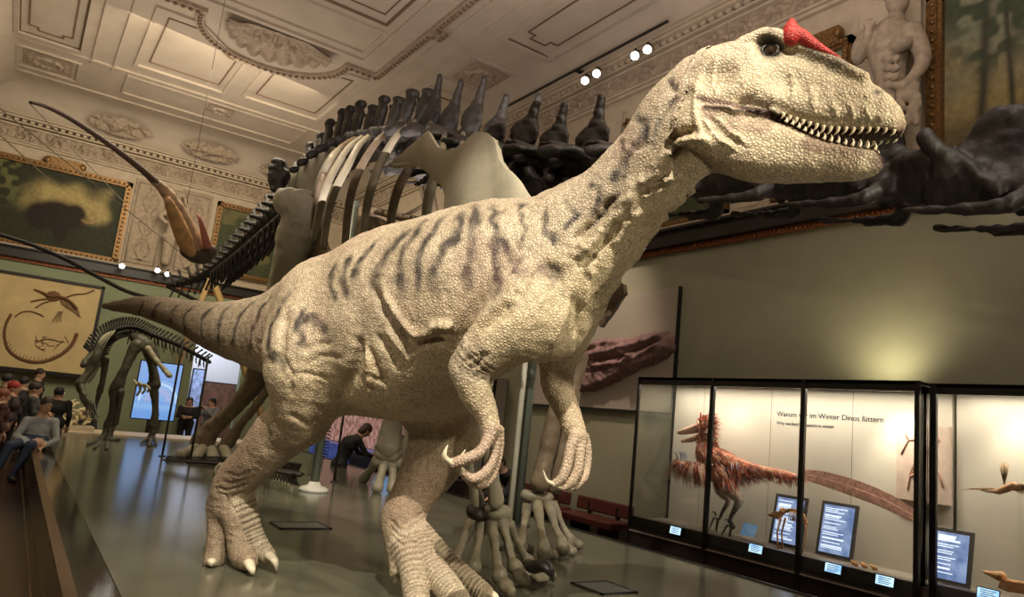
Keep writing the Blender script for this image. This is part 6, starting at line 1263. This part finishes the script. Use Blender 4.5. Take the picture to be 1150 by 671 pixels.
stand(3, 446, 11.6, (1, .2), 'person in a dark maroon coat cut by the left photo edge', (.05, .015, .012), BLK, (.20, .06, .02))
# child/teen sitting on the platform edge
S0 = at(58, 505, 'z', 0); sx, sy = .48, 10.8
H_ = P(52, 456, 11.0); J = dict(h=H_, f=(.35, -1, -.15), n=H_+V(-.02, .04, -.17), c=H_+V(-.03, .06, -.38), p=V(H_[0]-.04, H_[1]+.02, .10), sl=H_+V(.15, .02, -.24), sr=H_+V(-.20, .0, -.25), el=H_+V(.22, -.12, -.50), er=H_+V(-.30, -.10, -.48), hl=H_+V(.04, -.26, -.60), hr=H_+V(-.06, -.28, -.58),
         kl=V(H_[0]-.12, H_[1]-.50, .08), kr=V(H_[0]-.36, H_[1]-.42, .05), fl=V(H_[0]-.26, H_[1]-.62, FZ+.12), fr=V(H_[0]-.48, H_[1]-.55, FZ+.12))
figure('person in a light grey hoodie and blue jeans sitting on the platform edge, leaning forward', J, (.26, .27, .27), (.018, .028, .06), (.03, .018, .012))
# kneeling dark figure further back
H_ = P(98, 462, 16.0); J = dict(h=H_, f=(-.3, -1, -.2), n=H_+V(0, .04, -.15), c=H_+V(0, .06, -.36), p=H_+V(.02, .1, -.70), sl=H_+V(-.17, .02, -.22), sr=H_+V(.17, .02, -.22), el=H_+V(-.22, -.1, -.48), er=H_+V(.22, -.1, -.48), hl=H_+V(-.05, -.25, -.55), hr=H_+V(.05, -.25, -.55), kl=H_+V(-.14, -.3, -.72), kr=H_+V(.14, -.3, -.72), fl=V(H_[0]-.14, H_[1]-.2, FZ), fr=V(H_[0]+.14, H_[1]-.2, FZ))
figure('dark-clad person sitting low behind the standing skeleton\'s leg', J, BLK, BLK, (.015, .012, .01))
# person leaning on the lectern (between the model's legs)
H_ = P(411, 484, 13.6); J = dict(h=H_, f=(1, -.1, -.7), n=H_+V(-.12, .0, -.12), c=H_+V(-.30, 0, -.26), p=H_+V(-.42, .05, -.66), sl=H_+V(-.2, .18, -.18), sr=H_+V(-.2, -.18, -.18), el=H_+V(-.02, .2, -.42), er=H_+V(-.02, -.2, -.42), hl=H_+V(.22, .1, -.48), hr=H_+V(.22, -.1, -.48), kl=V(H_[0]-.38, H_[1]+.12, -.1), kr=V(H_[0]-.38, H_[1]-.10, -.1), fl=V(H_[0]-.46, H_[1]+.12, FZ), fr=V(H_[0]-.46, H_[1]-.10, FZ))
figure('person in black bending over a lit reading desk, framed by the model\'s legs', J, BLK, BLK, (.05, .02, .012), hairlen=.08)
dk_ = thing('reading_desk', 'dark reading desk with glowing blue screens beside the bending person', 'desk', (6.75, 14.3, FZ)); c0 = P(437, 497, 15.0)
MB().obox(c0, nrm((.55, -.83, 0)), nrm((.4, .3, .8)), nrm(np.cross((.55, -.83, 0), (.4, .3, .8))), .28, .20, .02).build('screen_frame', m_dark, dk_); MB().obox(c0+nrm(np.cross(nrm((.55, -.83, 0)), nrm((.4, .3, .8))))*(-.0)+V(-.02, -.03, .02), nrm((.55, -.83, 0)), nrm((.4, .3, .8)), nrm(np.cross((.55, -.83, 0), (.4, .3, .8))), .24, .165, .02).build('screen', screen_mat('desk_blue', (.10, .36, .70), (.25, .60, .95), 1.4), dk_)
MB().box((c0[0]-.45, c0[1]-.5, FZ), (c0[0]+.35, c0[1]+.9, c0[2]-.30)).build('cabinet', mat('desk_dark', (.02, .025, .05), .3), dk_)
# person sitting on the bench, bent forward (behind the model's hand)
q = P(562, 512, 9.9); H_ = V(7.05, 10.0, q[2]-.05); H_ = P(560, 520, 11.0); J = dict(h=H_, f=(-.8, -.5, -.6), n=H_+V(.10, .02, -.12), c=H_+V(.28, .04, -.24), p=H_+V(.46, .08, -.50), sl=H_+V(.18, .2, -.2), sr=H_+V(.20, -.18, -.2), el=H_+V(.02, .2, -.44), er=H_+V(.04, -.2, -.44), hl=H_+V(-.18, .08, -.52), hr=H_+V(-.16, -.12, -.52), kl=H_+V(-.02, .1, -.55), kr=H_+V(.0, -.16, -.55), fl=V(H_[0]-.05, H_[1]+.1, FZ), fr=V(H_[0]-.03, H_[1]-.16, FZ))
figure('person in a black coat sitting hunched on the bench behind the model\'s clawed hand', J, BLK, (.02, .02, .025), (.015, .012, .01), hairlen=.05)
# dark box seat and low case behind the model's hand
lc = thing('low_cabinet', 'long low black cabinet seen between the model\'s leg and the fossil forefoot', 'cabinet', (6.6, 12.6, FZ)); MB().box((6.2, 10.9, FZ), (6.75, 13.2, .02)).build('body', m_base, lc); MB().box((6.18, 10.88, .02), (6.77, 13.22, .05)).build('top', m_dark, lc)
# reddish glowing exhibition wall beyond, seen between the legs
ex = thing('exhibit_wall', 'rosy lit exhibit graphic on the right wall far back, between the model\'s legs', 'exhibit', (7.75, 18, .2))
MB().box((7.70, 15.6, .1), (7.79, 20.4, 1.75)).build('panel', screen_mat('rosy_glow', (.20, .09, .07), (.45, .24, .20), .9), ex); MB().box((7.3, 15.8, FZ), (7.69, 20.4, .08)).build('counter', screen_mat('counter_blue', (.02, .03, .12), (.05, .08, .28), .8), ex)
# shop-like lit displays beyond the doorway
for i, (x, z, w, hh, c1, lab) in enumerate([(4.0, .55, .45, .9, (.30, .10, .07), 'red poster wall glimpsed through the bright doorway'), (5.35, .65, .5, .7, (.12, .05, .03), 'dark brown display cabinet glimpsed through the bright doorway'), (4.7, .30, .16, 1.4, (.35, .45, .75), 'bluish upright banner glimpsed through the bright doorway')]):
    t = thing('display_cabinet' if i == 1 else 'banner', lab, 'cabinet' if i == 1 else 'banner', (x, YB+2.9, FZ)); MB().box((x-w, YB+2.7, FZ), (x+w, YB+2.78, z+hh)).build('panel', mat('poster', c1, .6, noise=(6, .5)), t); MB().box((x-w-.03, YB+2.78, FZ), (x+w+.03, YB+2.82, z+hh+.04)).build('backing', m_dark, t)
# ------------------------------------------------------------------ two-legged skeleton at the far left
def PI(a, b, d): return P(a, b, d*.90)
ig = thing('biped_skeleton', 'dark standing dinosaur skeleton at the far left, below the model\'s tail tip', 'skeleton', (1.8, 15.6, 0)); D_ = 15.6
def ib(nm, rows, m=None, h=.022): return qbone(nm, [limb([list(PI(a, b, d))+[r*1.25] for a, b, d, r in rows], k=.03)], h, m or m_ib, ig)
m_ib = mat('iguana_bone', (.085, .08, .055), .5, noise=(9, .35), bump=('noise', 30, .4, .015)); m_ibl = mat('rib_bone', (.40, .37, .25), .5, noise=(9, .2))
spn = catmull(np.array([PI(106, 398, 15.2), PI(116, 380, 15.3), PI(132, 370, 15.4), PI(150, 368, 15.6), PI(170, 376, 15.9), PI(200, 388, 16.4), PI(232, 405, 17.0)]), 7)
for i, p in enumerate(spn): t_ = nrm(spn[min(i+1, len(spn)-1)]-spn[max(i-1, 0)]); qb = put(T_caud, 'vertebra', frame(p, -t_, (.42, .42, .46*(1-.3*i/len(spn)))), ig)
for i in range(11):
    p = spn[3+i]; t_ = nrm(spn[4+i]-spn[2+i])
    for s in (1, -1):
        r = nrm(np.cross(t_, (0, 0, 1)))*s; L_ = .62-.03*abs(i-4); C_ = catmull(np.array([p, p+r*.22+V(0, 0, -.06), p+r*.30+V(0, 0, -L_*.5)-t_*.10, p+r*.22+V(0, 0, -L_)-t_*.18]), 4); MB().tube(C_, .016, 6).build('rib', m_ibl, ig)
for i in range(11):
    p = spn[20+i*2]; MB().tube([p, p+V(.0, .05, -.34+.012*i)], [.025, .012], 5).build('chevron', m_ibl, ig)
ib('hip_bone', [(150, 378, 15.6, .07), (160, 385, 15.6, .11), (172, 396, 15.7, .08), (176, 408, 15.7, .05)]); ib('pubis', [(166, 392, 15.4, .05), (178, 408, 15.4, .035), (190, 422, 15.4, .045)], m_ibl)
ib('femur', [(154, 388, 15.4, .10), (146, 402, 15.3, .075), (138, 420, 15.2, .07), (131, 436, 15.2, .10)]); ib('tibia', [(130, 440, 15.2, .10), (128, 455, 15.2, .06), (125, 470, 15.25, .065), (123, 478, 15.3, .09)]); ib('fibula', [(136, 440, 15.1, .05), (134, 460, 15.15, .03), (130, 476, 15.2, .04)])
ib('metatarsal', [(122, 480, 15.3, .08), (118, 488, 15.2, .05), (113, 495, 15.1, .06)]); ib('metatarsal', [(124, 480, 15.3, .07), (123, 490, 15.2, .05), (121, 498, 15.1, .055)])
for a, b in [((112, 495), (98, 499)), ((114, 496), (106, 503)), ((121, 498), (120, 504)), ((124, 494), (134, 494))]: e = at(b[0], b[1], 'z', .03); ib_ = qbone('toe_bone', [limb([list(PI(a[0], a[1], 15.1))+[.045], list(e)+[.025]], n=1, k=.02)], .018, m_ib, ig)
ib('femur', [(166, 392, 15.9, .09), (172, 415, 15.9, .07), (174, 432, 15.9, .09)]); ib('tibia', [(172, 432, 15.9, .09), (174, 450, 15.9, .055), (174, 466, 15.9, .055), (172, 478, 15.9, .08)]); ib('metatarsal', [(172, 480, 15.9, .07), (171, 488, 15.85, .05), (168, 494, 15.8, .05)])
for a, b in [((168, 492), (158, 498)), ((170, 492), (167, 501)), ((173, 492), (176, 500))]: e = at(b[0], b[1], 'z', .03); qbone('toe_bone', [limb([list(PI(a[0], a[1], 15.85))+[.04], list(e)+[.022]], n=1, k=.02)], .018, m_ib, ig)
ib('shoulder_blade', [(112, 388, 15.0, .05), (108, 400, 14.9, .06), (104, 410, 14.9, .08)]); ib('humerus', [(104, 410, 14.9, .075), (98, 420, 14.8, .05), (90, 430, 14.7, .065)]); ib('radius', [(90, 430, 14.7, .05), (94, 442, 14.6, .032), (100, 452, 14.6, .04)]); ib('ulna', [(88, 432, 14.8, .05), (92, 446, 14.7, .03), (98, 456, 14.7, .04)])
for i in range(4): ib('hand_bone', [(99+i*2, 454, 14.6, .025), (97+i*3.5, 462, 14.55, .016), (98+i*4, 469, 14.5, .014)], h=.014)
ib('humerus', [(118, 405, 15.5, .06), (116, 425, 15.5, .045), (112, 440, 15.5, .05)]); ib('radius', [(112, 440, 15.5, .04), (108, 455, 15.5, .03), (104, 468, 15.5, .035)])
for i in range(3): ib('breast_bone', [(150+i*6, 428+i*2, 15.0, .022), (158+i*5, 436, 15.0, .02), (154+i*6, 444-i*2, 15.0, .018)], m_ibl, .014)
ib('neck_bone', [(106, 398, 15.2, .06), (98, 404, 15.0, .05), (94, 410, 14.9, .05)])
# skull low in front
# pile of pale bones behind (turtle shell like) at the far left
tp = thing('bone_heap', 'cream heap of coral-like fossil bones lit up at the far left', 'fossil', (.95, 17.6, .03)); rr = random.Random(3); kb = MB()
for i in range(46):
    a = V(.72+rr.random()*.75, 17.55+rr.uniform(-.25, .3), .10+rr.random()*.62*(1-abs(rr.random()-.5))); d = nrm((rr.uniform(-1, 1), rr.uniform(-.5, .5), rr.uniform(-.4, 1)))*rr.uniform(.10, .24); kb.tube(catmull(np.array([a, a+d*.5+V(0, 0, .03), a+d]), 3), [rr.uniform(.02, .045)]*3+[.03]*4, 6)
kb.build('bones', mat('cream_bone', (.66, .56, .34), .6, noise=(10, .2)), tp); MB().box((.62, 17.3, .03), (1.6, 17.95, .12)).build('plinth', mat('plinth_cream', (.5, .42, .3), .6), tp)
# long low fossil tail lying on the platform beside the sauropod's foot
cz = thing('crocodile_skeleton', 'long low reptile skeleton lying on the platform behind the model\'s rear leg', 'skeleton', (3.0, 12.5, 0)); path_ = catmull(np.array([at(186, 517, 'z', .10), at(215, 519, 'z', .13), at(250, 521, 'z', .16), at(300, 527, 'z', .22), at(335, 533, 'z', .26)]), 12)
for i in range(0, len(path_)-1): t_ = nrm(path_[i+1]-path_[i]); k = .12+.16*i/len(path_); put(T_caud, 'vertebra', frame(path_[i], -t_, (k*1.5, k*1.4, k)), cz)
for i in range(14):
    p = path_[26+i]; 
    for s in (1, -1): r = nrm(np.cross(nrm(path_[27+i]-path_[26+i]), (0, 0, 1)))*s; MB().tube(catmull(np.array([p, p+r*.14, p+r*.20+V(0, 0, -.08), p+r*.18+V(0, 0, -p[2]+.03)]), 3), .014, 5).build('rib', m_ibl, cz)
for px, py in [(233, 521), (262, 521), (318, 531)]: a = at(px, py, 'z', .12); MB().tube([a, a+V(.12, -.15, .02), a+V(.05, -.30, -.10)], [.03, .025, .03], 6).build('leg_bone', m_ibl, cz)
# upright fossil limb by the grey pole
uv = thing('neck_cast', 'pale chain of small vertebrae rising beside the white-footed pole', 'skeleton', P(352, 540, 10.2)); pv_ = catmull(np.array([P(352, 533, 10.3), P(357, 515, 10.2), P(362, 495, 10.1), P(366, 472, 10.0), P(369, 450, 10.0)]), 6)
for i in range(len(pv_)-1): put(T_caud, 'vertebra', frame(pv_[i], nrm(pv_[i+1]-pv_[i]), (.18, .2, .2), up=(1, 0, .1)), uv)
for o in uv.children: o.data = o.data
MB().rod(V(pv_[0][0], pv_[0][1], 0), pv_[0], .015).build('stem', m_pole, uv)
# ------------------------------------------------------------------ pterosaur hanging on wires at the left
pt_ = thing('pterosaur_model', 'orange-throated pterosaur model hanging on wires at the upper left', 'pterosaur', P(208, 255, 12))
PD = 12.0
m_pt = mat('ptero_pale', (.50, .34, .21), .55, noise=(9, .25)); m_po = mat('ptero_orange', (.62, .36, .15), .5, noise=(8, .25))
qbone('neck', [limb([list(P(*a))+[r] for a, r in [((172, 203, 11.0), .055), ((186, 215, 11.4), .09), ((197, 233, 11.7), .12), ((206, 252, 12), .16), ((213, 268, 12.2), .19), ((222, 280, 12.3), .12)]], k=.05)], .03, m_pt, pt_)
qbone('throat', [limb([list(P(*a))+[r] for a, r in [((188, 224, 11.3), .06), ((196, 242, 11.6), .10), ((203, 260, 11.8), .13), ((209, 275, 11.95), .12), ((215, 284, 12.1), .07)]], k=.05)], .025, m_po, pt_)
cr = catmull(np.array([P(174, 204, 11.05), P(150, 183, 10.4), P(115, 157, 9.6), P(80, 134, 8.8), P(52, 120, 8.2), P(34, 115, 7.8)]), 6); MB().tube(cr, [.062-.046*(i/(len(cr)-1))**.7 for i in range(len(cr))], 10).build('wing_bone', mat('ptero_brown', (.10, .055, .035), .5), pt_)
be = catmull(np.array([P(234, 279, 12.2), P(229, 262, 12.1), P(225, 248, 12.0), P(221, 240, 12.0)]), 4); MB().tube(be, [.075, .07, .065, .06, .055, .05, .045, .04, .035, .03, .022, .015, .008], 8).build('beak', mat('ptero_red', (.45, .17, .12), .5), pt_)
qbone('body', [limb([list(P(*a))+[r] for a, r in [((214, 280, 12.3), .18), ((226, 284, 12.4), .20), ((236, 283, 12.4), .12)]], k=.05)], .03, mat('ptero_body', (.10, .075, .06), .6), pt_)
for i, (a, b) in enumerate([((0, 122, 6.5), (200, 282, 12.2)), ((0, 152, 6.5), (60, 206, 9.0)), ((33, 116, 7.8), (140, 228, 12.0))]):
    p0, p1 = P(*a), P(*b); d = p0-p1; e = p0+d*max(0.0, ((XL+.03)-p0[0])/d[0]) if i < 2 else p0
    MB().rod(p1, e, .006, 5).build('steel_wire', mat('wire', (.6, .55, .42), .35, .5), pt_)
MB().rod(P(205, 255, 12), np.array([P(205, 255, 12)[0], P(205, 255, 12)[1], 7.99]), .004, 4).build('hanging_wire', m_dark, pt_)
